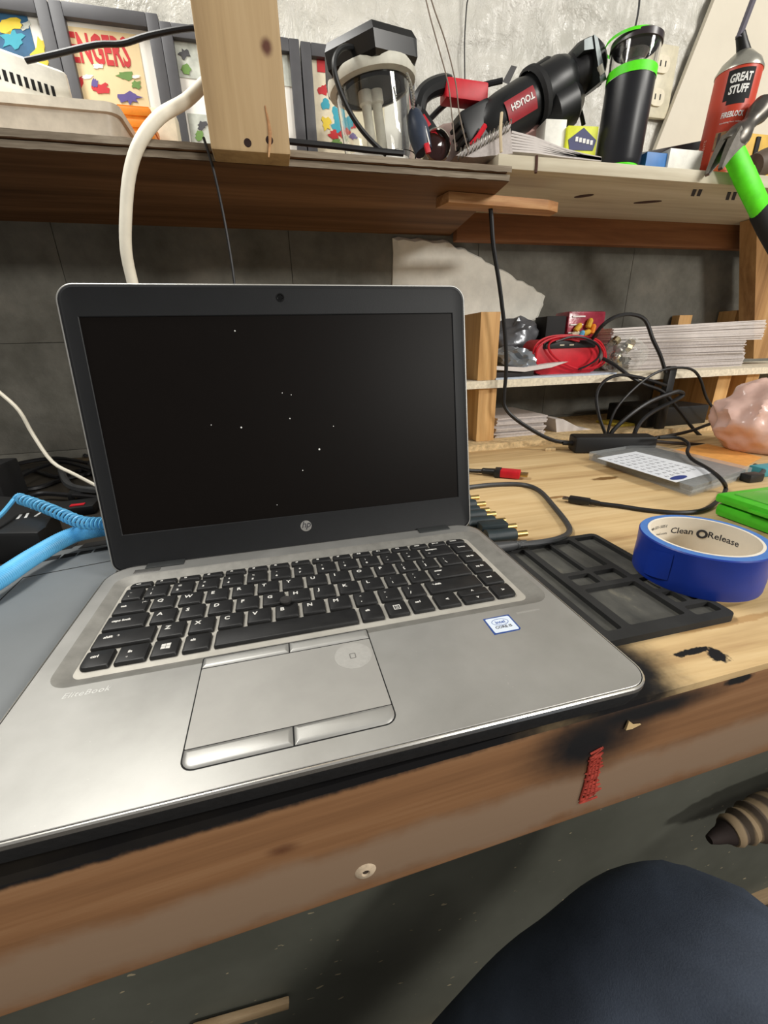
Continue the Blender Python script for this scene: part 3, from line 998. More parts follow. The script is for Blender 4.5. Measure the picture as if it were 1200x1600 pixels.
M['blue'] = plain('light_blue_cord', srgb(98, 180, 226), 0.45, 0, 0.08, 60)
pts = [at_z(x, y, z) for x, y, z in ((-60, 940, 0.002), (0, 904, 0.004), (55, 868, 0.005), (110, 838, 0.007), (160, 826, 0.010), (215, 822, 0.012))]
sp_, _ = spline(pts, 40)
rad = [0.0074 + 0.0007 * (i % 2) for i in range(len(sp_))]
solo('blue_cable', B().tube(sp_, 0.008, 12, True, rad, smooth=1), M['blue'], 'thick light blue ribbed cable lying across the flat grey device', 'cable', at_z(60, 865, BZ))
path = [at_z(x, y, z) for x, y, z in ((30, 779, 0.030), (60, 789, 0.028), (95, 803, 0.026), (128, 816, 0.024), (165, 818, 0.024), (200, 818, 0.024))]
sp_, _ = spline(path, 60)
hel = []
turns = 28
for i, p in enumerate(sp_):
    t_ = (sp_[min(i + 1, len(sp_) - 1)] - sp_[max(i - 1, 0)]).normalized()
    a_ = t_.cross(Vector((0, 0, 1))).normalized()
    c_ = a_.cross(t_)
    ph = 2 * pi * turns * i / (len(sp_) - 1)
    hel.append(p + (a_ * cos(ph) + c_ * sin(ph)) * 0.0052)
b = B().tube(hel, 0.0013, 5, True, smooth=1)
b.tube([at_z(-30, 830, 0.02), at_z(0, 806, 0.024), at_z(16, 788, 0.028), hel[0], hel[3]], 0.0022, 8)
solo('coiled_cable', b, M['blue'], 'light blue coiled cord with a straight tail, over the black box at left', 'cable', at_z(60, 790, BZ))

t = thing('router_box', 'black box with small white print under the coiled blue cord', 'device', at_z(30, 815, BZ))
tz = 0.014
pl = [at_z(x, y, tz) for x, y in ((-70, 834), (58, 832), (72, 822), (88, 796), (80, 789), (30, 776), (-60, 770))]
b = B().prism([(p.x, p.y) for p in pl], BZ, tz, bev=0.004)
part('casing', b, M['black'], t)
b = B()
for xa, ya, w_ in ((27, 811, 6), (40, 809, 4), (55, 807, 10), (50, 795, 6)):
    p0, p1 = at_z(xa, ya, tz), at_z(xa + w_, ya - 7, tz)
    mm = frame(p0, p1 - p0, (0, 0, 1))
    b.box(0, (p1 - p0).length, -0.0012, 0.0012, 0.0, 0.0003, 0, mm)
part('printed_marks', b, M['white_ink'], t)
for (xa, ya, L, W_, H_, rz_, nm, lb) in ((118, 800, 0.055, 0.04, 0.012, 0.1, 'power_brick', 'black power brick with a red tag behind the coiled blue cord'),
                                         (150, 775, 0.06, 0.04, 0.014, 0.2, 'power_brick', 'black power brick with brass pins half hidden behind the laptop lid')):
    o_ = at_z(xa, ya, BZ)
    t = thing(nm, lb, 'adapter', o_, rz_)
    part('casing', B().box(-L / 2, L / 2, -W_ / 2, W_ / 2, 0, H_, 0.004, WM[t.name]), M['black'], t)
    if 'red' in lb:
        part('tag', B().box(0.0, 0.016, -W_ / 2 + 0.006, -W_ / 2 + 0.014, H_, H_ + 0.001, 0, WM[t.name]), M['red'], t)
    else:
        for k in range(2):
            part('pin', B().box(-0.02 + k * 0.012, -0.012 + k * 0.012, -W_ / 2 - 0.004, -W_ / 2, H_ * 0.5, H_ * 0.65, 0.0005, WM[t.name]), M['gold'], t)
b = B().tube([at_z(x, y, -0.015) for x, y in ((-40, 888), (0, 871), (60, 846), (105, 828), (122, 818))], 0.0016, 6)
solo('thin_cord', b, M['grey_rubber'], 'thin grey cord running from the left edge past the black box', 'cable', at_z(60, 846, BZ))
b = B().tube([at_y(x, y, yy) for x, y, yy in ((-30, 590, .40), (0, 614, .40), (30, 642, .40), (52, 680, .40), (82, 722, .39), (118, 742, .375), (160, 764, .36))], 0.0024, 8)
solo('white_cable', b, M['white_cord'], 'thin white cable curving down to the bench left of the laptop lid', 'cable', at_y(82, 722, .39))
random.seed(21)
for k, pl in enumerate((((-20, 722), (30, 712), (75, 704), (112, 703), (135, 712)), ((-10, 735), (40, 722), (90, 716), (140, 724)), ((5, 770), (30, 745), (70, 728), (100, 722), (150, 735)),
                        ((10, 768), (60, 762), (95, 750), (150, 738)), ((20, 790), (60, 772), (110, 774), (160, 778)), ((95, 735), (105, 755), (125, 764), (160, 768)), ((0, 762), (45, 735), (90, 745), (130, 735), (160, 748)))):
    b = B().tube([at_z(x, y, BZ + 0.004 + 0.006 * (k % 3)) for x, y in pl], 0.0036 if k != 5 else 0.005, 6)
    solo('tangled_cable', b, M['grey_rubber'] if k == 5 else M['rubber'],
         ('rearmost black cable of the tangle left of the laptop', 'second black cable from the wall in the tangle left of the laptop', 'looping black cable arching over the tangle left of the laptop',
          'black cable crossing low through the tangle left of the laptop', 'black cable just behind the coiled blue cord', 'grey curved cable under the white cable beside the laptop lid', 'wavy black cable in the middle of the tangle left of the laptop')[k], 'cable', at_z(*pl[1], BZ), 'cables tangled left of the laptop')
q = at_z(4, 790, BZ)
b = B().box(q.x - 0.10, q.x + 0.006, q.y, q.y + 0.06, BZ, BZ + 0.055, 0.004)
solo('black_case', b, M['black_matte'], 'tall black box edge at the far left behind the coiled cord', 'box', (q.x - 0.05, q.y + 0.03, BZ))

# ------------------------------------------------------------------ cables hanging from the shelf
b = B().tube([at_y(x, y, yy) for x, y, yy in ((345, 108, .425), (318, 132, .418), (290, 158, .405), (250, 182, .388), (219, 222, .378), (203, 270, .378), (197, 330, .38), (197, 390, .385), (208, 445, .392), (232, 540, .40), (250, 640, .405))], 0.0066, 12)
solo('white_hose', b, M['white_cord'], 'thick white cord hanging over the plywood shelf edge left of the post', 'cable', at_y(197, 330, .38))
b = B().tube([at_y(x, y, yy) for x, y, yy in ((318, 215, .394), (328, 245, .3925), (336, 275, .393), (348, 330, .398), (358, 385, .40), (366, 440, .40), (376, 540, .40), (384, 640, .40))], 0.0017, 6)
solo('black_wire', b, M['rubber'], 'thin black wire hanging below the shelf just left of the post foot', 'cable', at_y(348, 330, .40))
b = B().tube([at_y(x, y, yy) for x, y, yy in ((40, 95, .46), (85, 85, .46), (150, 70, .46), (192, 68, .46), (235, 55, .455), (300, 44, .45), (345, 50, .45))], 0.0030, 8)
solo('shelf_cable', b, M['rubber'], 'black cable draped across the framed prints left of the post', 'cable', at_y(192, 68, .46))
b = B().tube([at_y(x, y, yy) for x, y, yy in ((425, 218, .43), (470, 223, .43), (520, 228, .43), (570, 234, .428), (630, 240, .428))], 0.0036, 8)
solo('shelf_cable', b, M['rubber'], 'black cable lying along the shelf in front of the camping lantern', 'cable', at_y(520, 228, .43))
bl = [(766, 318, .47), (768, 345, .47), (771, 385, .47), (781, 450, .472), (789, 520, .474), (791, 575, .474), (788, 615, .474), (789, 636, .472), (806, 655, .462), (842, 678, .44), (868, 689, .425), (897, 692, .418)]
b = B().tube([at_y(*q) for q in bl], 0.0036, 8)
solo('hanging_cable', b, M['rubber'], 'black cord hanging from under the shelf joint down to the adapter on the bench', 'cable', at_y(791, 575, .47))

# ------------------------------------------------------------------ on the bench, right
g0, g1 = at_z(897, 709, BZ), at_z(1024, 709, BZ)
AM = frame(g0, (g1 - g0) * Vector((1, 1, 0)), (0, 0, 1))
AL = (g1 - g0).length
t = thing('power_adapter', 'long black laptop power adapter lying in front of the cubby', 'adapter', AM @ Vector((AL / 2, 0.02, 0)))
part('casing', B().box(0, AL, 0, 0.042, 0, 0.030, 0.005, AM, 3), plain('adapter_black', srgb(22, 22, 23), 0.55, 0, 0.1, 40), t)
part('strain_relief', B().lathe([(0.005, 0), (0.0036, 0.018)], AM @ Matrix.Translation((0.001, 0.018, 0.016)) @ Matrix.Rotation(-pi / 2, 4, 'Y'), 12), M['rubber'], t)
part('indicator_light', B().box(AL - 0.004, AL + 0.0004, 0.003, 0.006, 0.010, 0.013, 0, AM), M['white_ink'], t)

cz = -0.006
qs = [Vector((0.604, 0.148, 0)), Vector((0.758, 0.190, 0)), Vector((0.752, 0.372, 0)), Vector((0.612, 0.350, 0))]
cc_ = sum(qs, Vector()) / 4
t = thing('clear_case', 'clear flat plastic case with a white printed card, on the bench by the adapter', 'case', (cc_.x, cc_.y, BZ))
sc_ = lambda k, z: [Vector((cc_.x + (p.x - cc_.x) * k, cc_.y + (p.y - cc_.y) * k, z)) for p in qs]
M['clear'] = film('clear_plastic', srgb(196, 200, 200), 0.15, 0.38)
b = B().rings([sc_(1.0, BZ), sc_(1.0, -0.0135), sc_(0.965, -0.0135), sc_(0.965, BZ + 0.001)], True, True)
part('tray', b, M['clear'], t)
b = B().rings([sc_(0.95, BZ + 0.0012), sc_(0.95, -0.0095)], True, True)
lab(part('contents', b, plain('dull_grey_parts', srgb(96, 96, 94), 0.5, 0.3, 0.5, 120), t), 'dull grey contents inside the clear case')
b = B().rings([sc_(1.01, -0.0133), sc_(1.01, cz), sc_(0.97, cz + 0.001)], False, True)
part('lid', b, M['clear'], t)
cd = [Vector((0.596, 0.166, 0)), Vector((0.690, 0.188, 0)), Vector((0.680, 0.322, 0)), Vector((0.590, 0.306, 0))]
b = B().rings([[p + Vector((0, 0, z)) for p in cd] for z in (cz + 0.0010, cz + 0.0014)])
card = part('printed_card', b, plain('white_card', srgb(226, 230, 236), 0.5, var=0.03), t)
b = B()
bil = lambda u, v_, z=cz + 0.0016: (cd[0].lerp(cd[1], u)).lerp(cd[3].lerp(cd[2], u), v_) + Vector((0, 0, z))
for r_ in range(6):
    for c_ in range(9):
        u, v_ = 0.10 + 0.135 * r_, 0.14 + 0.09 * c_
        w_ = 0.03 + 0.03 * random.random()
        b.poly([bil(u, v_), bil(u + 0.012, v_), bil(u + 0.012, v_ + w_), bil(u, v_ + w_)])
        b.poly([bil(u + 0.04, v_), bil(u + 0.048, v_), bil(u + 0.048, v_ + w_ * 0.7), bil(u + 0.04, v_ + w_ * 0.7)])
part('printed_rows', b, M['ink'], card)['kind'] = 'stuff'
b = B().poly([bil(0.22 + 0.18 * cos(a * pi / 12), 0.07 + 0.045 * sin(a * pi / 12), cz + 0.0017) for a in range(24)])
part('printed_oval', b, plain('navy_ink', srgb(40, 60, 130), 0.5), card)

zc = BZ + 0.003
up = [(929, 786, zc), (970, 791, zc), (1010, 797, zc), (1060, 801, zc), (1098, 797, zc), (1122, 782, zc), (1134, 764, zc + .002), (1126, 748, 0.0), (1106, 732, 0.0), (1082, 718, 0.0), (1074, 706, 0.004), (1076, 694, 0.010), (1060, 684, 0.014), (1030, 684, 0.014)]
t = thing('usb_cable', 'black cable with a small flat plug curling over the clear case', 'cable', at_z(929, 786, BZ))
part('cord', B().tube([at_z(*q) for q in up], 0.0026, 8), M['rubber'], t)
a_, c_ = at_z(889, 779, -0.0145), at_z(922, 784, -0.0145)
mm = frame(a_, c_ - a_, (0, 0, 1))
L = (c_ - a_).length
part('plug_body', B().box(0, L, -0.0055, 0.0055, -0.0036, 0.0036, 0.0018, mm), M['black'], t)
part('strain_relief', B().lathe([(0.0036, L), (0.0026, L + 0.011)], mm @ Matrix.Rotation(pi / 2, 4, 'Y'), 10), M['rubber'], t)
part('plug_tip', B().box(-0.0075, 0, -0.0040, 0.0040, -0.0014, 0.0014, 0.001, mm), M['steel'], t)

t = thing('red_plug_cable', 'black cable ending in a flat red plug just right of the laptop lid', 'cable', at_z(790, 740, BZ))
a_, c_ = at_z(779, 738, -0.013), at_z(813, 741, -0.013)
mm = frame(a_, c_ - a_, (0, 0, 1))
L = (c_ - a_).length
lab(part('plug_body', B().box(0, L, -0.0095, 0.0095, -0.0055, 0.0055, 0.002, mm), M['red'], t), 'red plug shell')
part('shell_band', B().box(-0.006, 0.004, -0.0100, 0.0100, -0.006, 0.006, 0.0015, mm), M['black'], t)
part('plug_tip', B().box(L, L + 0.011, -0.0065, 0.0065, -0.0022, 0.0022, 0.0006, mm), M['gold'], t)
part('strain_relief', B().lathe([(0.0058, 0.004), (0.0050, 0.020), (0.0050, 0.024), (0.0038, 0.026)], mm @ Matrix.Rotation(-pi / 2, 4, 'Y'), 12), M['black'], t)
part('cord', B().tube([mm @ Vector((-0.02, 0, 0)), mm @ Vector((-0.05, 0.002, -0.002)), mm @ Vector((-0.09, 0.01, -0.003))], 0.0032, 8), M['rubber'], t)

zg = BZ + 0.0034
t = thing('barrel_cable', 'grey cable looping from behind the lid to a barrel plug beside the tray', 'cable', at_z(870, 800, BZ))
part('cord', B().tube([at_z(x, y, z) for x, y, z in ((700, 768, zg), (735, 761, zg), (775, 757, zg), (815, 757, zg), (842, 766, zg), (866, 792, zg), (886, 818, zg), (889, 832, zg), (872, 842, -0.0115), (840, 848, -0.010), (808, 851, -0.009))], 0.0031, 8), M['grey_rubber'], t)
a_, c_ = at_z(822, 849, -0.0095), at_z(768, 857, -0.0095)
mm = axis_frame(a_, c_, (0, 0, 1))
L = (c_ - a_).length
part('plug_body', B().lathe([(0.0034, 0), (0.0040, 0.006), (0.0036, 0.0065), (0.0044, 0.0105), (0.0040, 0.011), (0.0050, 0.016), (0.0062, L)], mm, 14), M['grey_rubber'], t)

M['teal_black'] = plain('dark_teal_plastic', srgb(34, 46, 50), 0.5)
tips = ((748, 777), (758, 787), (764, 797), (774, 803), (789, 813), (806, 822), (823, 833))
for k, (x_, y_) in enumerate(tips):
    e_ = at_z(x_, y_, BZ + 0.008)
    t = thing('adapter_tip', 'dark brass-ended power tip beside the laptop hinge, ' + ('furthest back in the row', 'second from the back', 'third from the back', 'fourth from the back', 'fifth from the back', 'square bodied one', 'nearest in the row')[k], 'plug', (e_.x - 0.025, e_.y, BZ), 0, 'power tips beside the laptop')
    mm = Matrix.Translation(e_) @ Matrix.Rotation(radians(-4), 4, 'Z') @ Matrix.Rotation(-pi / 2, 4, 'Y')
    if k == 5:
        part('barrel', B().box(-0.0075, 0.0075, -0.0075, 0.0075, 0.012, 0.042, 0.002, mm), M['teal_black'], t)
    else:
        part('barrel', B().lathe([(0.0066, 0.013), (0.0074, 0.016), (0.0074, 0.036), (0.0080, 0.045)], mm, 18), M['teal_black'], t)
    part('brass_tip', B().lathe([(0.0020, 0.0), (0.0032, 0.0), (0.0032, 0.014)], mm, 14), M['gold'], t)

# rubber tray
t = thing('parts_tray', 'black rubber parts tray with shallow compartments, right of the laptop', 'tray', (0.34, 0.006, BZ))
M['tray'] = plain('dusty_rubber', srgb(34, 34, 33), 0.8, 0, 0.35, 24)
td = NT('dusty_tray_floor')
dn = td.noise(td.coord((1, 0.5, 1)), 40, 5, 0.6)
M['tray_floor'] = td.out(td.ramp(dn, [(0.35, srgb(58, 58, 55)), (0.6, srgb(80, 79, 73)), (0.78, srgb(130, 124, 106))]), 0.85)
TZ = -0.0145
outer = rrect(0.279, 0.4005, -0.0695, 0.0795, (0.004, 0.006, 0.006, 0.004), 4)
holes = [(0.297, 0.310, -0.060, 0.068), (0.3165, 0.340, 0.016, 0.071), (0.3435, 0.366, 0.019, 0.0725), (0.372, 0.3955, -0.002, 0.074), (0.3175, 0.339, -0.0045, 0.011),
         (0.3435, 0.366, -0.0045, 0.012), (0.3175, 0.366, -0.0585, -0.0105), (0.372, 0.3955, -0.026, -0.008), (0.372, 0.382, -0.046, -0.031), (0.3865, 0.3955, -0.046, -0.031), (0.372, 0.3955, -0.062, -0.051)]
b = B()
bm = b.bm
edges = []
hl = []
for pl in [outer] + [rrect(*h, 0.002, 3) for h in holes]:
    vv = [bm.verts.new((x, y, TZ)) for x, y in pl]
    hl.append((vv, pl))
    for i in range(len(vv)):
        edges.append(bm.edges.new((vv[i], vv[(i + 1) % len(vv)])))
bmesh.ops.triangle_fill(bm, use_beauty=True, use_dissolve=False, edges=edges, normal=(0, 0, 1))
for vv, pl in hl:
    lw = [bm.verts.new((x, y, BZ if pl is outer else BZ + 0.0015)) for x, y in pl]
    for i in range(len(vv)):
        j = (i + 1) % len(vv)
        bm.faces.new((vv[i], vv[j], lw[j], lw[i]))
part('frame', b, M['tray'], t)
for h in holes:
    part('compartment', B().poly([(h[0], h[2], BZ + 0.0016), (h[1], h[2], BZ + 0.0016), (h[1], h[3], BZ + 0.0016), (h[0], h[3], BZ + 0.0016)]), M['tray_floor'], t)

# roll of tape
M['tape'] = plain('blue_tape', srgb(22, 52, 146), 0.36, 0, 0.12, 30, 0.1, 90)
M['tape_edge'] = plain('tape_edge', srgb(72, 118, 186), 0.6, 0, 0.08, 200)
M['core'] = plain('card_core', srgb(222, 214, 198), 0.75, 0, 0.05, 40)
tc_ = Vector((0.4235, -0.0135, TZ))
t = thing('tape_roll', 'roll of blue tape with a printed card core on the rubber tray', 'tape', tc_)
TM = Matrix.Translation(tc_)
HT = 0.0350
b = B().lathe([(0.0455, 0.0), (0.0458, 0.001), (0.0460, 0.010), (0.0456, 0.02), (0.0459, HT - 0.001), (0.0452, HT)], TM, 72, False, False)
part('tape_wrap', b, M['tape'], t)
b = B().lathe([(0.0452, HT), (0.0396, HT + 0.0002)], TM, 72, False, False)
b.lathe([(0.0455, 0), (0.0396, 0)], TM, 72, False, False)
part('tape_side', b, M['tape_edge'], t)
b = B().lathe([(0.0396, HT), (0.0396, HT + 0.0004), (0.0376, HT + 0.0004), (0.0374, 0.0), (0.0396, 0.0)], TM, 72, False, False)
core = part('card_core', b, M['core'], t)
# flap where the tape ends
b = B()
b.grid(10, 6, lambda u, v_: TM @ Vector(((0.0463 + 0.0012 * sin(u * pi) * (1 - v_)) * cos(radians(172 + 26 * u)), (0.0463 + 0.0012 * sin(u * pi) * (1 - v_)) * sin(radians(172 + 26 * u)), 0.004 + (HT - 0.012) * v_ + 0.004 * u)))
part('loose_end', b, M['tape'], t)


def core_text(s, size, deg, z, bold=0.0):
    me_m = TM @ Matrix.Rotation(radians(deg), 4, 'Z')
    # local: X tangent to the right seen from inside, Y up, Z towards the axis
    fm = Matrix(((0, 0, -1, 0.0374), (-1, 0, 0, 0), (0, 1, 0, z), (0, 0, 0, 1)))
    text('core_lettering', s, size, me_m @ fm, M['ink'], core, 'CENTER', bold=bold, wrap=(0.0374, -1))


core_text('Clean', 0.0080, 62, 0.020, 0.0001)
core_text('Release', 0.0080, 13, 0.020, 0.0001)
core_text('1-800-321-5051', 0.0040, 102, 0.026)
core_text('duckbrand.com', 0.0036, 98, 0.019)
core_text('painter\u2019s tape', 0.0026, 98, 0.014)
b = B()
for dg, zz, rr_ in ((38, 0.022, 0.0042), (128, 0.0275, 0.0024)):
    fm = TM @ Matrix.Rotation(radians(dg), 4, 'Z') @ Matrix(((0, 0, -1, 0.0371), (-1, 0, 0, 0), (0, 1, 0, zz), (0, 0, 0, 1)))
    b.lathe([(rr_, 0), (rr_, 0.0001), (rr_ * 0.55, 0.0001)], fm, 20, False, False)
part('core_emblem', b, M['ink'], core)

# green box, bag, scraps
t = thing('green_case', 'bright green plastic case at the right edge beside the blue tape', 'case', (0.63, 0.04, BZ))
b = B().box(0.573, 0.70, -0.03, 0.092, BZ, -0.0045, 0.006)
part('body', b, M['green'], t)
part('lid', B().box(0.571, 0.702, -0.032, 0.094, -0.004, 0.007, 0.005), M['green'], t)
part('ridge', B().box(0.5685, 0.572, -0.02, 0.055, -0.002, 0.002, 0.001), M['green'], t)
part('window', B().box(0.583, 0.69, -0.02, 0.082, 0.0068, 0.0082, 0.001), film('clear_green', srgb(120, 200, 90), 0.2, 0.6), t)

M['bag'] = plain('pink_plastic', srgb(226, 190, 178), 0.22, 0, 0.12, 18, 0.7, 45)
bc = at_y(1196, 672, 0.315)
b = B().blob(Matrix.Translation((bc.x, bc.y, BZ + 0.052)) @ Matrix.Rotation(0.2, 4, 'Y') @ Matrix.Diagonal((0.092, 0.075, 0.066, 1)), 0.14, 1.7, 5, True, 3.3)
for v in b.bm.verts:
    v.co.z = max(v.co.z, BZ + 0.0002)
solo('plastic_bag', b, M['bag'], 'crumpled pinkish plastic bag at the right edge on the bench', 'bag', (bc.x, bc.y, BZ), angle=0.9)
b = B()
pl = [at_z(x, y, BZ) for x, y in ((1050, 704), (1105, 694), (1190, 715), (1160, 732), (1130, 733))]
b.rings([[p + Vector((0, 0, z)) for p in pl] for z in (0.0003, 0.0009)])
solo('orange_envelope', b, plain('orange_paper', srgb(218, 154, 78), 0.8), 'orange paper lying under the pinkish bag', 'paper', at_z(1120, 715, BZ))
q = at_z(1188, 742, BZ)
solo('teal_clip', B().box(q.x - 0.012, q.x + 0.03, q.y - 0.012, q.y + 0.012, BZ, BZ + 0.014, 0.004), plain('teal', srgb(66, 148, 160), 0.5), 'small teal plastic clip beside the pinkish bag', 'clip', (q.x, q.y, BZ))
q = at_z(1172, 752, BZ)
t = thing('black_plug', 'small black plug with a grey cord stub between clear case and pinkish bag', 'plug', (q.x, q.y, BZ))
part('plug_body', B().box(q.x - 0.012, q.x + 0.014, q.y - 0.008, q.y + 0.008, BZ, BZ + 0.012, 0.003), M['black'], t)
part('cord', B().tube([(q.x + 0.012, q.y, BZ + 0.007), (q.x + 0.035, q.y + 0.01, BZ + 0.010), (q.x + 0.06, q.y + 0.04, BZ + 0.008)], 0.003, 8), M['grey_rubber'], t)
q = at_z(860, 703, BZ)
solo('wood_chip', B().prism([(q.x - 0.014, q.y - 0.004), (q.x + 0.006, q.y - 0.008), (q.x + 0.016, q.y + 0.008), (q.x + 0.008, q.y + 0.004)], BZ, BZ + 0.005, bev=0.0008), M['chip2'], 'pale wood chip lying left of the long power adapter', 'wood chip', (q.x, q.y, BZ))
# ------------------------------------------------------------------ inside the cubby, on the middle plank
PZ = PL1


def ppoly(name, px, y, th, mat, parent, depth=None):
    """Flat piece: photo outline laid on the upright plane y, with real thickness (towards the back)."""
    pts = [at_y(a_, c_, y) for a_, c_ in px]
    b_ = B().rings([pts, [p + Vector((0, th, 0)) for p in pts]])
    return part(name, b_, mat, parent)


def paper_stack(name, label, x0, x1, y0, y1, z0, z1, n, jit, mat, group=None, tilt=0.0):
    b_ = B()
    n *= 2
    h = (z1 - z0) / n
    cx, cy = (x0 + x1) / 2, (y0 + y1) / 2
    for k in range(n):
        dx, dy, a_ = random.uniform(-jit, jit), random.uniform(-jit, jit), random.uniform(-0.012, 0.012)
        mm = Matrix.Translation((cx + dx, cy + dy, z0 + h * k)) @ Matrix.Rotation(a_, 4, 'Z') @ Matrix.Rotation(tilt * (k / n), 4, 'Y')
        b_.box(-(x1 - x0) / 2, (x1 - x0) / 2, -(y1 - y0) / 2, (y1 - y0) / 2, 0.0, h * 0.97, 0, mm)
    return solo(name, b_, mat, label, 'paper', (cx, cy, z0), group)


xl, xr = at_y(948, 560, 0.56).x, at_y(1172, 560, 0.56).x
paper_stack('paper_stack', 'lowest bundle of the big grey-white paper stack on the right of the plank', xl + 0.06, xr - 0.02, 0.56, 0.650, PZ, PZ + 0.030, 7, 0.002, M['paper_edge'], 'paper stack on the plank')
paper_stack('paper_stack', 'middle bundle of the big grey-white paper stack, set back at its right end', xl + 0.02, xr - 0.03, 0.558, 0.650, PZ + 0.030, PZ + 0.058, 6, 0.002, M['paper_edge'], 'paper stack on the plank')
paper_stack('paper_stack', 'topmost bundle of the big grey-white paper stack, sticking out to the right', xl + 0.0, xr + 0.012, 0.555, 0.650, PZ + 0.058, PZ + 0.094, 9, 0.002, M['paper'], 'paper stack on the plank', -0.03)

q0, q1 = at_y(775, 590, 0.51), at_y(945, 590, 0.51)
solo('paper_sheet', B().box(q0.x - 0.004, q1.x + 0.02, 0.502, 0.69, PZ, PZ + 0.003), plain('bluish_sheet', srgb(178, 188, 202), 0.7), 'pale bluish sheet lying flat on the plank under the red meter', 'paper', (q0.x, 0.6, PZ))
b = B()
p_ = [at_y(x, y, 0.505) for x, y in ((776, 578), (820, 581), (862, 574), (888, 565), (862, 568), (820, 574), (776, 572))]
b.rings([p_, [q + Vector((0, 0.022, 0)) for q in p_]])
solo('curled_paper', b, M['paper'], 'curled white paper end poking out below the red meter', 'paper', (p_[0].x, 0.55, PZ + 0.003))
b = B().box(q0.x, q0.x + 0.085, 0.515, 0.64, PZ + 0.003, PZ + 0.013, 0.002)
solo('notebook', b, plain('dark_cover', srgb(48, 40, 38), 0.6), 'thin dark notebook under the curled white paper beside the fir upright', 'notebook', (q0.x + 0.04, 0.57, PZ + 0.003))

M['foil'] = plain('grey_antistatic', srgb(98, 100, 104), 0.22, 0.35, 0.25, 30, 0.5, 60)
M['foil2'] = plain('light_antistatic', srgb(140, 146, 152), 0.22, 0.4, 0.25, 30, 0.5, 60)
c0 = at_y(803, 553, 0.55)
b = B().blob(Matrix.Translation((c0.x, 0.56, PZ + 0.03)) @ Matrix.Diagonal((0.045, 0.05, 0.026, 1)), 0.25, 1.7, 4, True, 1.0)
solo('antistatic_bag', b, M['foil2'], 'light grey shiny bag beside the fir upright on the plank', 'bag', (c0.x, 0.56, PZ + 0.013))
c0 = at_y(815, 520, 0.62)
b = B().blob(Matrix.Translation((c0.x - 0.002, 0.645, PZ + 0.06)) @ Matrix.Rotation(-0.25, 4, 'Y') @ Matrix.Diagonal((0.062, 0.030, 0.05, 1)), 0.25, 1.5, 4, True, 5.0)
solo('antistatic_bag', b, M['foil'], 'dark grey shiny bag standing behind the red meter', 'bag', (c0.x, 0.64, PZ + 0.013))

# red meter with its leads
q0, q1 = at_y(836, 577, 0.53), at_y(936, 577, 0.53)
zt = at_y(880, 526, 0.53).z
t = thing('multimeter', 'red handheld meter wrapped in its own red and black test leads on the plank', 'meter', ((q0.x + q1.x) / 2, 0.56, PZ + 0.003))
b = B().prism([(x, z) for x, z in rrect(q0.x, q1.x, PZ + 0.003, zt - 0.004, 0.018, 6)], 0.0, 0.05, Matrix(((1, 0, 0, 0), (0, 0, 1, 0.535), (0, 1, 0, 0), (0, 0, 0, 1))), 0.004)
part('case', b, M['red'], t)
b = B().box(q0.x + 0.016, q1.x - 0.014, 0.5325, 0.54, zt - 0.022, zt - 0.007, 0.002)
fp = part('face_plate', b, M['black'], t)
for k in range(2):
    x_ = q0.x + 0.052 + k * 0.022
    part('marking', B().box(x_, x_ + 0.010, 0.5315, 0.5330, zt - 0.017, zt - 0.0145), M['cream'], fp)
loops = [((838, 574), (833, 555), (838, 538), (856, 527), (885, 524), (920, 527), (938, 535), (946, 552), (944, 566), (930, 575), (905, 577), (880, 567), (862, 553), (857, 540), (865, 532), (885, 529), (905, 533)),
         ((842, 576), (837, 558), (842, 541), (862, 529), (890, 526), (925, 531), (941, 545), (943, 560), (930, 573), (908, 577)),
         ((868, 534), (895, 526), (920, 530), (936, 542), (935, 558), (920, 570), (904, 577))]
for k, lp in enumerate(loops):
    b = B().tube([at_y(x, y, 0.527 - 0.004 * k - 0.002 * (i % 3)) for i, (x, y) in enumerate(lp)], 0.0021, 6)
    lab(part('test_lead', b, M['red'] if k < 2 else M['rubber'], t), ('red test lead', 'red test lead, inner loop', 'black test lead')[k])

# red see-through pouch with yellow and blue bits
q0, q1 = at_y(884, 533, 0.60), at_y(941, 533, 0.60)
z1 = at_y(910, 486, 0.60).z
t = thing('connector_pouch', 'red see-through pouch of small yellow and blue connectors behind the red meter', 'pouch', ((q0.x + q1.x) / 2, 0.62, PZ + 0.003))
b = B().box(q0.x, q1.x, 0.600, 0.65, PZ + 0.003, z1, 0.006)
part('pouch', b, plain('red_film', srgb(150, 44, 62), 0.2, 0, 0.3, 40, 0.5, 70), t)
random.seed(4)
for k, (x_, y_, mt) in enumerate(((903, 512, 'yellow'), (921, 505, 'yellow'), (916, 520, 'yellow'), (908, 524, 'blue'), (926, 514, 'orange'), (898, 522, 'cream'))):
    c_ = at_y(x_, y_, 0.594)
    mm = Matrix.Translation(c_) @ Matrix.Rotation(random.uniform(0, 3), 4, 'Y')
    part('connector', B().lathe([(0.004, -0.010), (0.006, -0.008), (0.006, 0.006), (0.003, 0.010)], mm, 10), M[mt], t)
for k in range(4):
    z_ = z1 - 0.012 - 0.016 * k
    part('ridge', B().box(q0.x + 0.008 - 0.003 * k, q0.x + 0.04 - 0.003 * k, 0.5975, 0.6005, z_, z_ + 0.003, 0.001), M['white_ink'], t)
q2 = at_y(862, 530, 0.61)
b = B().box(q2.x - 0.02, q2.x + 0.028, 0.605, 0.65, PZ + 0.003, at_y(862, 494, 0.61).z, 0.003)
solo('black_carton', b, M['black_matte'], 'small black carton between the red pouch and the dark grey bag', 'box', (q2.x, 0.62, PZ + 0.003))

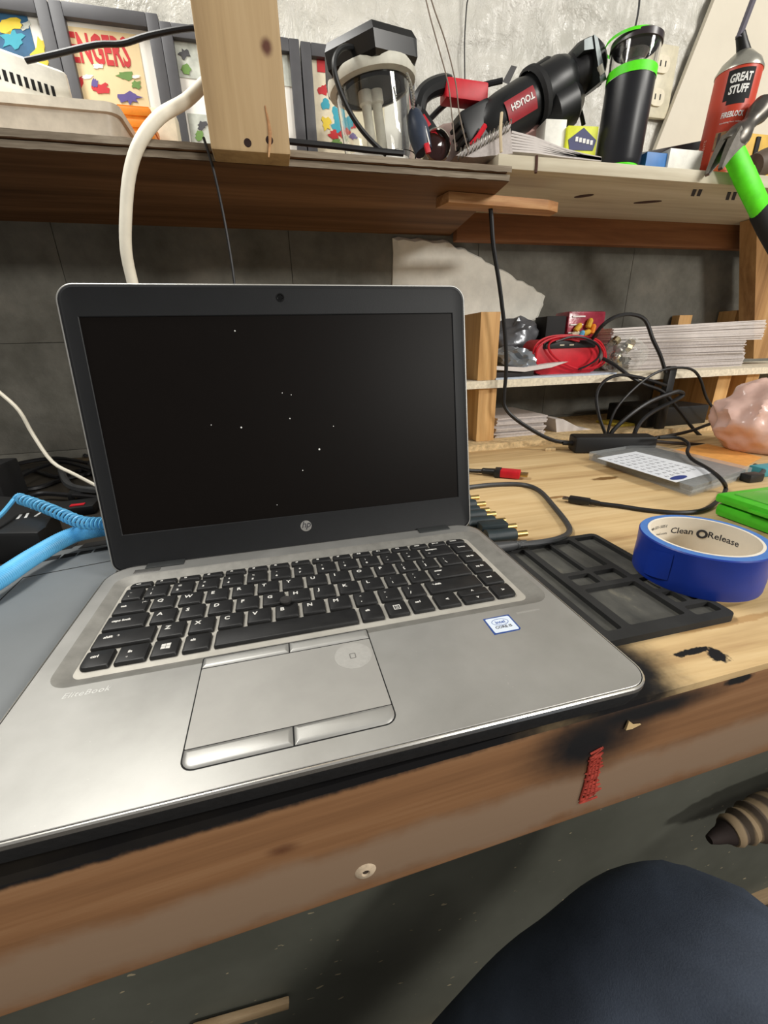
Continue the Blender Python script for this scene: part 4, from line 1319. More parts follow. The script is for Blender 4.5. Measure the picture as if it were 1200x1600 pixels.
# bag of brass and steel fittings
c0 = at_y(968, 552, 0.55)
t = thing('fittings_bag', 'clear bag of shiny metal fittings between the red meter and the paper stack', 'bag', (c0.x, 0.55, PZ))
random.seed(11)
M['fitting'] = plain('dull_brass', srgb(178, 164, 130), 0.25, 1.0, 0.2)
for k in range(16):
    mm = Matrix.Translation((c0.x + random.uniform(-0.026, 0.026), 0.545 + random.uniform(-0.015, 0.02), PZ + 0.010 + 0.0036 * k)) @ Matrix.Rotation(random.uniform(0, 3), 4, 'X') @ Matrix.Rotation(random.uniform(0, 3), 4, 'Y')
    part('fitting', B().lathe([(0.006, -0.006), (0.009, -0.006), (0.009, 0.004), (0.006, 0.006)], mm, 8, False, False), M['fitting'] if k % 2 else M['steel'], t)
b = B().blob(Matrix.Translation((c0.x + 0.01, 0.55, PZ + 0.034)) @ Matrix.Diagonal((0.052, 0.030, 0.036, 1)), 0.2, 2.0, 4, True, 8.0)
for v in b.bm.verts:
    v.co.z = max(v.co.z, PZ + 0.0003)
part('bag_film', b, film('bag_film', srgb(220, 220, 214), 0.1, 0.18), t)

# lower compartment
random.seed(5)
x0 = at_y(774, 670, 0.52).x
paper_stack('magazine', 'stack of pale magazines in the lower cubby beside the fir upright', x0, x0 + 0.115, 0.52, 0.66, BP, BP + 0.040, 6, 0.004, M['paper_edge'], None)
b = B()
p_ = [at_y(x, y, 0.53) for x, y in ((870, 678), (868, 655), (880, 655), (905, 668), (945, 674), (945, 682), (900, 680))]
b.rings([p_, [q + Vector((0, 0.12, 0)) for q in p_]])
solo('folded_leaflet', b, M['paper'], 'folded white leaflet with a raised corner in the lower cubby, right of the magazines', 'paper', (p_[0].x, 0.58, BP))
q = at_y(985, 668, 0.53)
b = B().box(q.x - 0.035, q.x + 0.03, 0.53, 0.60, BP, q.z + 0.008, 0.001)
ob = solo('yellow_carton', b, plain('yellow_print', srgb(206, 186, 72), 0.6, 0, 0.35, 220), 'small yellow printed carton behind the power adapter', 'box', (q.x, 0.56, BP))
q0, q1 = at_y(1002, 700, 0.50), at_y(1092, 700, 0.50)
b = B().box(q0.x, q1.x, 0.50, 0.62, BP, BP + 0.042, 0.004)
solo('black_device', b, M['black'], 'flat black device in the lower cubby behind the power adapter', 'device', ((q0.x + q1.x) / 2, 0.56, BP))
q = at_y(1042, 600, 0.488)
b = B().box(q.x - 0.009, q.x + 0.009, 0.478, 0.492, BP, at_y(1042, 572, 0.488).z, 0.003)
solo('black_plug_strip', b, M['black'], 'upright black plug block standing against the plank edge', 'plug', (q.x, 0.485, BP))
q = at_y(1085, 615, 0.635)
b = B().box(q.x - 0.013, q.x + 0.013, 0.635, 0.65, BP, at_y(1085, 590, 0.635).z, 0.001)
solo('white_tag', b, plain('grey_white', srgb(176, 174, 174), 0.7), 'upright pale tag in the dark lower cubby near the right upright', 'tag', (q.x, 0.64, BP))

cab = [('black cable arching over the paper stack to the plug block', .0036, ((925, 530, .52), (940, 510, .50), (960, 496, .49), (985, 491, .488), (1008, 500, .485), (1020, 530, .48), (1032, 556, .478), (1040, 582, .476))),
       ('black cable looping in front of the plank left of the plug block', .0032, ((948, 692, .45), (945, 676, .448), (936, 650, .455), (932, 618, .465), (944, 596, .468), (968, 586, .468), (1000, 590, .468), (1024, 597, .469), (1040, 602, .474))),
       ('thin black cable making the tallest loop above the adapter', .0026, ((949, 692, .452), (950, 674, .45), (962, 640, .452), (990, 608, .46), (1022, 584, .464), (1052, 575, .466), (1080, 577, .466), (1094, 592, .466), (1104, 622, .466), (1120, 645, .466), (1132, 660, .47))),
       ('black cable dropping from the meter past the plank edge', .0034, ((942, 560, .52), (960, 570, .50), (980, 585, .478), (1005, 600, .468), (1035, 612, .466), (1060, 640, .46), (1085, 672, .45), (1110, 694, .44))),
       ('black cable folded back on itself above the middle of the adapter', .0044, ((950, 692, .452), (957, 674, .45), (985, 648, .45), (1015, 628, .455), (1045, 616, .46), (1060, 612, .462), (1067, 617, .464), (1052, 627, .462), (1022, 642, .457), (1002, 658, .45), (992, 676, .448), (990, 692, .45))),
       ('black cable running from the adapter end towards the pinkish bag', .0032, ((1024, 684, .385), (1050, 680, .39), (1080, 673, .40), (1105, 664, .41), (1135, 655, .42))),
       ('black cable lying lowest from the adapter end to the black plug by the bag', .0032, ((1024, 690, .37), (1050, 692, .372), (1085, 694, .378), (1112, 695, .385), (1140, 692, .39)))]
for nm, r_, pl in cab:
    b = B().tube([at_y(*q) for q in pl], r_, 8)
    solo('adapter_cable', b, M['rubber'], nm, 'cable', at_y(*pl[0]), 'cables around the adapter')

# ------------------------------------------------------------------ things on the plywood shelf
FY = 0.668
M['frame_grey'] = plain('frame_grey', srgb(74, 74, 77), 0.5, 0, 0.1, 40)
M['mat_white'] = plain('mat_board', srgb(236, 234, 226), 0.7, 0, 0.02)
M['print_tan'] = plain('print_tan', srgb(222, 200, 156), 0.6, 0, 0.06, 20)
M['print_blue'] = plain('print_blue', srgb(46, 92, 128), 0.6, 0, 0.25, 40)
M['print_teal'] = plain('print_teal', srgb(58, 156, 176), 0.6, 0, 0.1, 40)
M['print_red'] = plain('print_red', srgb(190, 44, 48), 0.6, 0, 0.1, 40)
M['print_yellow'] = plain('print_yellow', srgb(224, 196, 60), 0.6, 0, 0.1, 40)
M['print_green'] = plain('print_green', srgb(104, 140, 70), 0.6, 0, 0.1, 40)
M['print_purple'] = plain('print_purple', srgb(92, 78, 140), 0.6, 0, 0.1, 40)
M['print_grey'] = plain('print_grey', srgb(186, 190, 180), 0.6, 0, 0.25, 50)


def pframe(label, tl, tr, group='dark framed prints', bar=0.017):
    a_, c_ = at_y(*tl, FY), at_y(*tr, FY)
    x0_, x1_, zt_ = a_.x, c_.x, (a_.z + c_.z) / 2
    t_ = thing('picture_frame', label, 'picture', ((x0_ + x1_) / 2, FY + 0.01, SZ), 0, group)
    for bx in ((x0_, x0_ + bar, SZ, zt_), (x1_ - bar, x1_, SZ, zt_), (x0_ + bar, x1_ - bar, SZ, SZ + bar), (x0_ + bar, x1_ - bar, zt_ - bar, zt_)):
        part('frame_bar', B().box(bx[0], bx[1], FY, FY + 0.020, bx[2], bx[3], 0.0015), M['frame_grey'], t_)
    m_ = part('mat', B().box(x0_ + bar * 0.8, x1_ - bar * 0.8, FY + 0.010, FY + 0.014, SZ + bar * 0.8, zt_ - bar * 0.8), M['mat_white'], t_)
    return t_, m_, x0_ + bar, x1_ - bar, zt_ - bar


def blotch(pt, px, py, rx, ry, mat, n=9, seed=0, lift=0.0):
    rr = random.Random(seed)
    y_ = FY + 0.0085 - lift
    pts = []
    for k in range(n * 2):
        a_ = pi * k / n
        s_ = rr.uniform(0.55, 1.25)
        p_ = at_y(px + rx * cos(a_) * s_, py + ry * sin(a_) * s_, y_)
        pts.append(p_)
    part('printed_shape', B().rings([pts, [p + Vector((0, 0.0004, 0)) for p in pts]]), mat, pt)


t, mt, fx0, fx1, fz = pframe('dark framed blue and yellow print at the far left of the shelf', (-80, -22), (72, -2))
pr = part('print', B().box(fx0, fx1 - 0.016, FY + 0.009, FY + 0.0105, SZ + 0.02, fz), M['print_blue'], mt)
blotch(mt, 62, 85, 14, 26, M['print_yellow'], 7, 1)
blotch(mt, 12, 40, 22, 12, M['print_yellow'], 9, 2)
blotch(mt, 20, 62, 18, 16, M['print_teal'], 9, 3)
blotch(mt, 40, 40, 8, 8, M['print_grey'], 9, 4)
t, mt, fx0, fx1, fz = pframe('dark framed tan print with big red lettering, left of the post', (73, -2), (245, 20))
pr = part('print', B().box(fx0 - 0.004, fx1 - 0.018, FY + 0.009, FY + 0.0105, SZ + 0.02, fz - 0.006), M['print_tan'], mt)
a_, c_ = at_y(98, 88, FY + 0.0085), at_y(205, 100, FY + 0.0085)
a_, c_ = at_y(97, 94, FY + 0.0085), at_y(206, 104, FY + 0.0085)
tm_ = text_mesh('VENGERS', 0.040, 'LEFT', 0.0003, 0, 1.0, 0.001)
tw = max(v.co.x for v in tm_.vertices)
bpy.data.meshes.remove(tm_)
text('print_lettering', 'VENGERS', 0.048, frame(a_, (c_ - a_), y=(0, 0, 1)) @ Matrix.Scale((c_ - a_).length / (tw * 1.2), 4, (1, 0, 0)), M['print_red'], mt, bold=0.0012, ext=0.0003)
for k, (x_, y_, rx, ry, m_) in enumerate(((118, 130, 13, 14, 'print_red'), (158, 138, 15, 9, 'print_red'), (148, 130, 5, 9, 'print_purple'), (195, 118, 14, 8, 'print_green'), (213, 132, 8, 7, 'print_green'), (203, 152, 17, 10, 'print_purple'), (135, 120, 10, 4, 'mat_white'), (152, 103, 9, 4, 'mat_white'), (212, 120, 7, 3, 'mat_white'))):
    blotch(mt, x_, y_, rx, ry, M[m_], 8, 10 + k, 0.0003 * (k % 3))
t, mt, fx0, fx1, fz = pframe('wide dark frame with white sheet and small grey drawings, half hidden behind the post', (247, 30), (467, 62))
for k, (x0_, y0_, x1_, y1_) in enumerate(((275, 66, 306, 120), (300, 180, 330, 222), (443, 85, 462, 134))):
    p0, p1 = at_y(x0_, y1_, FY + 0.009), at_y(x1_, y0_, FY + 0.009)
    part('drawing', B().box(p0.x, p1.x, FY + 0.009, FY + 0.010, p0.z, p1.z), M['print_grey'], mt)
for k, (x_, y_) in enumerate(((288, 84), (292, 108), (316, 195), (312, 212))):
    blotch(mt, x_, y_, 9, 8, M['print_green'] if k % 2 else M['frame_grey'], 8, 40 + k, 0.0005)
t, mt, fx0, fx1, fz = pframe('dark framed print with a red bar and many small figures, behind the camping lantern', (469, 62), (648, 88))
p0, p1 = at_y(494, 250, FY + 0.009), at_y(600, 96, FY + 0.009)
part('print', B().box(p0.x, p1.x, FY + 0.009, FY + 0.0105, SZ + 0.02, p1.z), M['cream'], mt)
p0, p1 = at_y(496, 112, FY + 0.0085), at_y(580, 99, FY + 0.0085)
part('printed_shape', B().box(p0.x, p1.x, FY + 0.0083, FY + 0.009, p0.z, p1.z), M['print_red'], mt)
for k, (x_, y_, rx, ry, m_) in enumerate(((506, 140, 9, 9, 'print_red'), (508, 163, 8, 9, 'print_teal'), (510, 192, 7, 12, 'print_yellow'), (526, 180, 8, 16, 'print_teal'), (535, 195, 16, 12, 'print_teal'), (522, 210, 9, 8, 'print_red'), (538, 208, 9, 8, 'print_red'), (548, 215, 9, 6, 'print_purple'), (526, 222, 8, 5, 'print_green'), (550, 198, 9, 6, 'print_red'))):
    blotch(mt, x_, y_, rx, ry, M[m_], 8, 60 + k, 0.0003 * (k % 3))

# white bin, device on it, orange jar, small cream box
zb = at_y(90, 152, 0.47).z
xb = at_y(184, 190, 0.47).x
t = thing('storage_bin', 'milky white plastic bin on the left end of the plywood shelf', 'bin', (xb - 0.14, 0.53, SZ))
b = B()
o_ = lambda d, z: [Vector((x, y, z)) for x, y in rrect(xb - 0.30 + d, xb - d, 0.47 + d, 0.59 - d, 0.014, 5)]
b.rings([o_(0.006, SZ), o_(0.0, zb - 0.012), o_(-0.004, zb - 0.011), o_(-0.004, zb - 0.001), o_(0.002, zb)])
part('body', b, plain('milky_plastic', srgb(216, 208, 190), 0.4), t)
o0, o1 = at_y(-40, 115, 0.475), at_y(112, 138, 0.53)
t = thing('vented_device', 'white plastic device with dark vent slots on top of the milky bin', 'device', (o0.x + 0.06, 0.50, zb))
dm = frame(Vector((o1.x, o1.y, zb)), Vector((o1.x - o0.x, o1.y - o0.y, 0)), (0, 0, 1))
L = 0.22
hh = at_y(60, 98, 0.51).z - zb
b = B().box(-L, 0, 0, 0.06, 0, hh + 0.004, 0.008, dm, 3)
part('casing', b, M['white_plastic'], t)
for k in range(24):
    b = B().box(-0.024 - k * 0.0068, -0.0205 - k * 0.0068, -0.0006, 0.001, hh * 0.40, hh * 0.62, 0, dm)
    part('vent_slot', b, M['dark_gap'], t)
c0, c1 = at_y(187, 200, 0.56), at_y(240, 200, 0.56)
r_ = (c1.x - c0.x) / 2
ztop = at_y(210, 164, 0.56).z
t = thing('orange_tub', 'ribbed orange plastic tub between the milky bin and the white cord', 'tub', ((c0.x + c1.x) / 2, 0.58, SZ))
b = B()
nn = 7
for k in range(nn):
    z0_, z1_ = SZ + (ztop - SZ) * k / nn, SZ + (ztop - SZ) * (k + 1) / nn
    b.box(c0.x + 0.002, c1.x - 0.002, 0.562, 0.600, z0_, z1_)
    b.box(c0.x, c1.x, 0.560, 0.602, z0_ + 0.002, z1_ - 0.002, 0.0015)
part('body', b, M['orange'], t)
c0, c1 = at_y(240, 200, 0.61), at_y(276, 200, 0.61)
solo('cream_box', B().box(c0.x, c1.x, 0.61, 0.65, SZ, at_y(255, 168, 0.61).z, 0.002), M['cream'], 'small cream box between the orange tub and the wide frame', 'box', ((c0.x + c1.x) / 2, 0.63, SZ))

# camping lantern
lc = at_y(583, 200, 0.50)
t = thing('camping_lantern', 'camping lantern with black hexagonal cap and clear globe before a framed print', 'lantern', (lc.x, 0.50, SZ))
ztop = at_y(590, 82, 0.50).z
zr = at_y(590, 136, 0.50).z
R0 = 0.062
LT = Matrix.Translation((lc.x, 0.50, 0)) @ Matrix.Translation((0, 0, zr)) @ Matrix.Rotation(radians(-8), 4, 'Y') @ Matrix.Translation((0, 0, -zr))
part('base', B().lathe([(0.058, SZ), (0.060, SZ + 0.004), (0.060, SZ + 0.022), (0.050, SZ + 0.026)], Matrix.Translation((lc.x, 0.50, 0)), 36), M['white_plastic'], t)
part('globe', B().lathe([(0.052, SZ + 0.026), (0.0535, SZ + 0.05), (0.0535, zr - 0.004), (0.052, zr - 0.004), (0.052, SZ + 0.05), (0.050, SZ + 0.026)], LT, 40, False, False), glass('globe_glass', (0.95, 0.96, 0.94, 1), 0.03), t)
part('collar', B().lathe([(0.053, zr - 0.006), (0.0615, zr - 0.004), (0.0635, zr + 0.002), (0.0625, zr + 0.008), (0.046, zr + 0.008)], LT, 40, False, True), plain('aged_white', srgb(206, 204, 190), 0.5), t)
for sx in (-1, 1):
    part('lamp_tube', B().lathe([(0.007, SZ + 0.02), (0.007, zr - 0.022), (0.010, zr - 0.020), (0.010, zr)], LT @ Matrix.Translation((-0.004 + 0.008 * sx, 0, 0)), 14), plain('frosted_tube', srgb(226, 220, 204), 0.5), t)
part('reflector', B().lathe([(0.040, zr - 0.006), (0.040, zr - 0.002)], LT, 32), M['black'], t)
hx = Matrix.Rotation(radians(-98), 4, 'Z')
part('cap', B().lathe([(0.066, zr + 0.003), (0.0705, zr + 0.008), (0.0715, zr + 0.026), (0.066, zr + 0.036), (0.044, ztop - 0.001), (0.030, ztop + 0.002)], LT @ hx, 6), plain('gloss_black', srgb(18, 19, 20), 0.28), t, angle=0.2)
part('switch_block', B().box(-0.082, -0.056, -0.02, 0.02, zr - 0.008, zr + 0.030, 0.004, LT @ Matrix.Rotation(radians(8), 4, 'Y')), M['black'], t)
wp = [at_y(x, y, yy) for x, y, yy in ((568, 82, .47), (550, 74, .45), (533, 76, .435), (523, 92, .432), (523, 112, .43), (531, 140, .43), (545, 172, .43), (565, 203, .43), (588, 228, .43), (604, 242, .43))]
part('handle', B().tube(wp, 0.0032, 8), M['black'], t)
cp = [at_y(x, y, 0.436) for x, y in ((636, 116), (642, 132), (646, 150), (646, 168))]
sp_, _ = spline(cp, 8)
b = B()
for i, p in enumerate(sp_[::2]):
    b.blob(Matrix.Translation(p) @ Matrix.Scale(0.0022, 4), 0, 1, 1)
part('bead_chain', b, M['chrome'], t)

# flashlight
t = thing('flashlight', 'blue grey flashlight with red accents and a brown lens, right of the camping lantern', 'flashlight', at_y(670, 235, 0.45))
a_, c_ = at_y(645, 172, 0.455), at_y(662, 238, 0.445)
mm = axis_frame(a_, c_)
L = (c_ - a_).length
part('body', B().lathe([(0.006, 0), (0.011, 0.006), (0.0155, 0.022), (0.016, L - 0.02), (0.013, L)], mm, 24, sx=0.9), plain('blue_grey', srgb(52, 62, 80), 0.45), t)
for dz, mt_ in ((0.050, 'red'),):
    part('button', B().box(-0.0035, 0.0035, 0.012, 0.0165, dz, dz + 0.012, 0.001, mm), M['red'], t)
part('lettering', B().box(0.004, 0.0055, 0.0125, 0.0148, 0.030, 0.052, 0, mm), M['white_ink'], t)
a2, c2 = at_y(655, 180, 0.465), at_y(685, 225, 0.455)
m2 = axis_frame(a2, c2)
L2 = (c2 - a2).length
part('side_arm', B().box(-0.008, 0.008, -0.008, 0.008, 0, L2, 0.003, m2), M['black'], t)
for dz in (0.006, 0.028):
    part('accent', B().box(-0.005, 0.002, 0.0075, 0.009, dz, dz + 0.016, 0.0005, m2), M['red'], t)
lp = at_y(685, 225, 0.440)
lm = axis_frame(lp + Vector((0, 0.02, 0)), lp, (0, 0, 1))
part('lens_ring', B().lathe([(0.016, -0.012), (0.0205, 0.0), (0.0205, 0.016), (0.0185, 0.018), (0.0180, 0.010)], lm, 32, True, False), M['chrome'], t)
part('lens', B().lathe([(0.0183, 0.010), (0.010, 0.014), (0.0, 0.0155)], lm, 28, False, False), plain('brown_lens', srgb(46, 22, 20), 0.12), t)

# reciprocating saw
SY = 0.545
P = lambda x, y, d=0.0: at_y(x, y, SY + d)
t = thing('power_saw', 'black and red corded reciprocating saw with a metal shoe, propped on the shelf', 'power tool', (P(790, 200).x, SY, SZ))
A0, A1 = P(752, 205), P(938, 92)
sm = axis_frame(A0, A1)
SL = (A1 - A0).length
fr = lambda k: SL * k
blk2 = plain('tool_black', srgb(24, 25, 26), 0.38, 0, 0.15, 40)
part('motor_housing', B().lathe([(0.020, fr(-0.02)), (0.032, fr(0.04)), (0.035, fr(0.16)), (0.036, fr(0.34)), (0.033, fr(0.40)), (0.034, fr(0.43))], sm, 28), blk2, t)
part('gear_housing', B().lathe([(0.034, fr(0.42)), (0.036, fr(0.44)), (0.0365, fr(0.64)), (0.032, fr(0.70)), (0.024, fr(0.74))], sm, 28), blk2, t)
part('collar_ring', B().lathe([(0.038, fr(0.40)), (0.0425, fr(0.42)), (0.0425, fr(0.45)), (0.038, fr(0.47))], sm, 28, False, False), M['black_matte'], t)
part('rubber_boot', B().lathe([(0.024, fr(0.72)), (0.030, fr(0.78)), (0.0345, fr(0.85)), (0.0335, fr(0.92)), (0.026, fr(0.96))], sm, 28), M['rubber'], t)
part('motor_hump', B().lathe([(0.004, fr(0.44)), (0.012, fr(0.48)), (0.013, fr(0.60)), (0.006, fr(0.66))], sm @ Matrix.Translation((0.028, 0, 0)), 18), blk2, t)
part('front_grip', B().lathe([(0.018, fr(0.44)), (0.034, fr(0.50)), (0.034, fr(0.66)), (0.020, fr(0.74))], sm @ Matrix.Translation((-0.030, 0.004, 0)), 20), blk2, t)
# shoe
s0 = [P(913, 62, -.04), P(930, 54, -.04), P(946, 122, -.04), P(932, 130, -.04)]
b = B()
b.rings([[s0[0], s0[1], s0[1] + Vector((0, .05, 0)), s0[0] + Vector((0, .05, 0))], [s0[0] + Vector((0.002, 0, -0.012)), P(935, 75, -.04), P(935, 75, -.04) + Vector((0, .05, 0)), s0[0] + Vector((0.002, .05, -0.012))]])
q_ = [P(928, 54, -0.042), P(934, 58, -0.042), P(948, 124, -0.042), P(938, 128, -0.042)]
b.rings([q_, [p + Vector((0, 0.075, 0)) for p in q_]])
shoe = part('shoe', b, plain('dark_steel', srgb(70, 74, 74), 0.35, 0.8), t)
b = B().tube([P(937, 102, -0.043), P(941, 116, -0.043)], 0.004, 6)
part('shoe_slot', b, plain('light_gap', srgb(176, 172, 160), 0.6), shoe)
part('shoe_bracket', B().tube([P(920, 96), P(932, 125), P(936, 126)], 0.008, 8), blk2, t)
# rear handle loop
part('handle_black', B().tube([P(652, 172), P(658, 152), P(672, 139), P(692, 132), P(702, 134)], 0.0125, 10, True), blk2, t)
part('handle_rear', B().tube([P(652, 170), P(650, 190), P(660, 212)], 0.0125, 10, True), blk2, t)
b = B()
h0, h1 = P(692, 143), P(757, 152)
hm = axis_frame(h0, h1)
part('handle_red', B().box(-0.013, 0.013, -0.015, 0.015, 0, (h1 - h0).length, 0.005, hm), M['red'], t)
part('handle_knobs', B().tube([P(660, 140), P(668, 131), P(676, 128)], 0.004, 6), blk2, t)
h0, h1 = P(735, 170), P(752, 228)
hm = axis_frame(h0, h1)
tr = part('trigger_grip', B().box(-0.030, 0.024, -0.020, 0.020, 0, (h1 - h0).length, 0.006, hm), blk2, t)
for k in range(4):
    part('grip_rib', B().box(-0.036, -0.026, -0.018, 0.018, 0.010 + k * 0.012, 0.016 + k * 0.012, 0.002, hm), M['black_matte'], tr)
part('red_strip', B().tube([P(758, 196, -0.03), P(748, 212, -0.03), P(735, 228, -0.03)], 0.004, 6), M['red'], t)
# red badge: a curved plate on the motor housing with lettering upside down
b = B()
az = lambda u: radians(95 - 24 + 48 * u)
b.grid(8, 4, lambda u, v_: sm @ Vector((0.0358 * cos(az(u)) * 1.02, 0.0358 * sin(az(u)) * 1.02, fr(0.12 + 0.23 * v_))))
bd = part('badge', b, M['red_dark'], t)
lm2 = sm @ Matrix(((0, 1, 0, 0), (0, 0, 1, 0.0370), (1, 0, 0, fr(0.335)), (0, 0, 0, 1))) @ Matrix.Rotation(pi, 4, 'Z')
tm_ = text_mesh('TOUGH', 0.0118, 'LEFT', 0.0002, 0, 1.0, 0.0003)
tm_.transform(WM[bd.name].inverted() @ lm2 @ Matrix.Translation((0, -0.004, 0)))
tm_.materials.append(M['white_ink'])
o_ = bpy.data.objects.new('badge_lettering', tm_)
COL.objects.link(o_)
o_.parent = bd
part('strap', B().rings([[P(785, 128, -0.04), P(799, 102, -0.04), P(808, 104, -0.04), P(795, 132, -0.04)], [P(785, 128, -0.036), P(799, 102, -0.036), P(808, 104, -0.036), P(795, 132, -0.036)]]), plain('strap_grey', srgb(60, 58, 58), 0.6), t)
part('power_lead', B().tube([P(668, 190, .02), P(690, 168, .03), P(715, 150, .03), P(745, 136, .03), P(785, 126, .02)], 0.0042, 8), M['rubber'], t)
part('hook', B().tube([P(894, 140), P(902, 160), P(908, 178), P(912, 196)], 0.0035, 8), M['rubber'], t)

# brown grey cloth behind the saw handle
c0 = at_y(715, 205, 0.60)
b = B().blob(Matrix.Translation((c0.x, 0.615, SZ + 0.06)) @ Matrix.Diagonal((0.075, 0.035, 0.068, 1)), 0.15, 1.1, 4, True, 2.0)
for v in b.bm.verts:
    v.co.z = max(v.co.z, (SZ if v.co.x < x_end - 0.002 else RZ) + 0.0002)
solo('cloth_bundle', b, plain('taupe_cloth', srgb(146, 126, 118), 0.7), 'taupe bundle showing through the saw handle', 'cloth', (c0.x, 0.615, SZ), angle=0.9)

# thin wires hanging in front of the sheeting
for k, pl in enumerate((((600, -420, .44), (655, -60, .44), (668, 10, .44), (684, 70, .44), (700, 130, .44), (706, 180, .44), (712, 236, .43)), ((610, -420, .44), (663, -60, .44), (674, 0, .44), (696, 65, .44), (712, 130, .44), (718, 180, .44), (732, 238, .43)))):
    solo('bare_wire', B().tube([at_y(*q) for q in pl], 0.0009, 5), plain('wire_grey', srgb(126, 112, 98), 0.6), ('left one of two thin bare wires hanging in front of the saw handle', 'right one of two thin bare wires hanging in front of the saw handle')[k], 'wire', at_y(*pl[-1]), 'bare wires by the saw')
b = B().tube([at_y(x, y, .688) for x, y in ((745, -420), (733, -40), (729, 10), (726, 60), (726, 105), (727, 160))], 0.0012, 5)
solo('dark_wire', b, M['rubber'], 'thin dark cord on the sheeting above the saw handle', 'cord', at_y(727, 160, .688))
b = B().tube([at_y(x, y, .53) for x, y in ((1010, -420), (1000, -50), (999, 0), (996, 25), (992, 45), (991, 60))], 0.0016, 5)
solo('dark_wire', b, M['rubber'], 'thin black cord dropping to the top of the black flask', 'cord', at_y(991, 60, .53))

# ------------------------------------------------------------------ things on the white shelf
random.seed(9)
t = thing('notepad', 'spiral notepad and fanned white papers on the joint of the two shelves', 'notepad', at_y(800, 240, 0.47))
b = B()
for k in range(7):
    pr = [(800 - 1.0 * k, 204 + 4.8 * k), (835, 213 + 3.8 * k), (878, 230 + 2.0 * k), (910, 239 + 1.1 * k), (940, 245 + 0.6 * k)]
    pp = [at_y(x, y, 0.468) for x, y in pr]
    th = 0.0028
    loop = pp + [p + Vector((0, 0, -th)) for p in reversed(pp)]
    b.rings([loop, [p + Vector((0.01, 0.13, 0.0)) for p in loop]])
part('pages', b, M['paper'], t)
cv = [at_y(x, y, 0.466) for x, y in ((712, 243), (752, 217), (797, 194), (801, 240), (740, 246))]
part('back_cover', B().rings([cv, [p + Vector((0.0, 0.10, 0.0)) for p in cv]]), M['paper_edge'], t)
for k in range(13):
    u = k / 12
    c_ = at_y(718 + 78 * u, 241 - 45 * u, 0.463)
    bb = B()
    ring = [c_ + Vector((0.003 * cos(a_) * 0.6, -0.004 * sin(a_), 0.0075 * cos(a_))) for a_ in [2 * pi * j / 12 for j in range(13)]]
    bb.tube(ring, 0.0008, 5, smooth=1)
    part('spiral_coil', bb, M['steel'], t)
solo('pencil', B().tube([at_y(783, 238, .455), at_y(782, 205, .455), at_y(784, 176, .46)], 0.0022, 6), plain('pale_stick', srgb(206, 188, 156), 0.6), 'thin pale stick standing up in front of the saw badge', 'stick', at_y(783, 238, .455))
a_, c_ = at_y(884, 236, 0.50), at_y(930, 243, 0.485)
cm_ = frame(Vector((a_.x, 0.50, at_y(890, 232, 0.468).z + 0.002)), (1, -0.12, 0), (0, 0, 1))
wd = (c_ - a_).length + 0.004
zt = at_y(890, 186, 0.50).z - cm_.translation.z
t = thing('tape_carton', 'small yellow and navy carton leaning on the papers beside the black flask', 'box', cm_ @ Vector((wd / 2, 0.02, 0)))
part('carton', B().box(0, wd, 0, 0.045, 0, zt - 0.008, 0.001, cm_), plain('lime_yellow', srgb(214, 220, 40), 0.5), t)
part('navy_panel', B().prism([(0.006, 0.008), (wd - 0.006, 0.008), (wd - 0.002, zt * 0.45), (wd * 0.5, zt * 0.78), (0.002, zt * 0.45)], 0.0, 0.0008, cm_ @ Matrix(((1, 0, 0, 0), (0, 0, 1, -0.0009), (0, 1, 0, 0), (0, 0, 0, 1)))), plain('navy', srgb(32, 38, 92), 0.5), t)
for k in range(5):
    part('printed_word', B().box(0.014 + 0.0065 * k, 0.0185 + 0.0065 * k, -0.0016, -0.0009, zt * 0.40 - 0.001 * k, zt * 0.40 + 0.006 - 0.001 * k, 0, cm_), M['white_ink'], t)
part('side_panel', B().box(-0.036, 0.0, 0.006, 0.05, 0, zt + 0.002, 0.001, cm_), M['white_plastic'], t)
a_ = at_y(838, 205, 0.545)
solo('pink_card', B().rings([[at_y(x, y, 0.545) for x, y in ((820, 214), (828, 192), (840, 180), (852, 190), (850, 214))], [at_y(x, y, 0.55) for x, y in ((820, 214), (828, 192), (840, 180), (852, 190), (850, 214))]]), plain('pale_pink', srgb(224, 178, 168), 0.6), 'pale pink card corner between the saw and the yellow carton', 'card', a_)

# black flask
fb = at_y(964, 251, 0.492)
t = thing('flask', 'tall black flask with bright green bands and clear top on the shelf', 'flask', (fb.x, 0.492, RZ))
ztp = at_y(1000, 62, 0.492).z
fr0 = 0.0355
FM = Matrix.Translation((fb.x, 0.492, RZ)) @ Matrix.Rotation(radians(1.8), 4, 'Y')
H = ztp - RZ
zg_ = at_y(975, 124, 0.492).z - RZ
part('foot_band', B().lathe([(0.030, 0.0015), (fr0 - 0.003, 0.0015), (fr0 - 0.002, 0.004), (fr0 - 0.003, 0.007)], FM, 40, True, False), M['green_neon'], t)
part('body', B().lathe([(fr0 - 0.002, 0.006), (fr0, 0.012), (fr0, zg_ - 0.004)], FM, 48), plain('flask_black', srgb(26, 27, 32), 0.35), t)
part('green_band', B().lathe([(fr0 + 0.0006, zg_ - 0.004), (fr0 + 0.0006, zg_ + 0.008), (fr0 - 0.002, zg_ + 0.009)], FM, 48, False, False), M['green_neon'], t)
part('clear_top', B().lathe([(fr0 - 0.001, zg_ + 0.006), (fr0, H - 0.012), (fr0 - 0.003, H - 0.012), (fr0 - 0.004, zg_ + 0.006)], FM, 48, False, False), glass('flask_clear', (0.93, 0.93, 0.92, 1), 0.04), t)
part('inner_mechanism', B().lathe([(0.020, zg_ + 0.004), (0.022, zg_ + 0.016), (0.014, zg_ + 0.022), (0.020, zg_ + 0.032), (0.012, H - 0.02)], FM, 20), M['steel'], t)
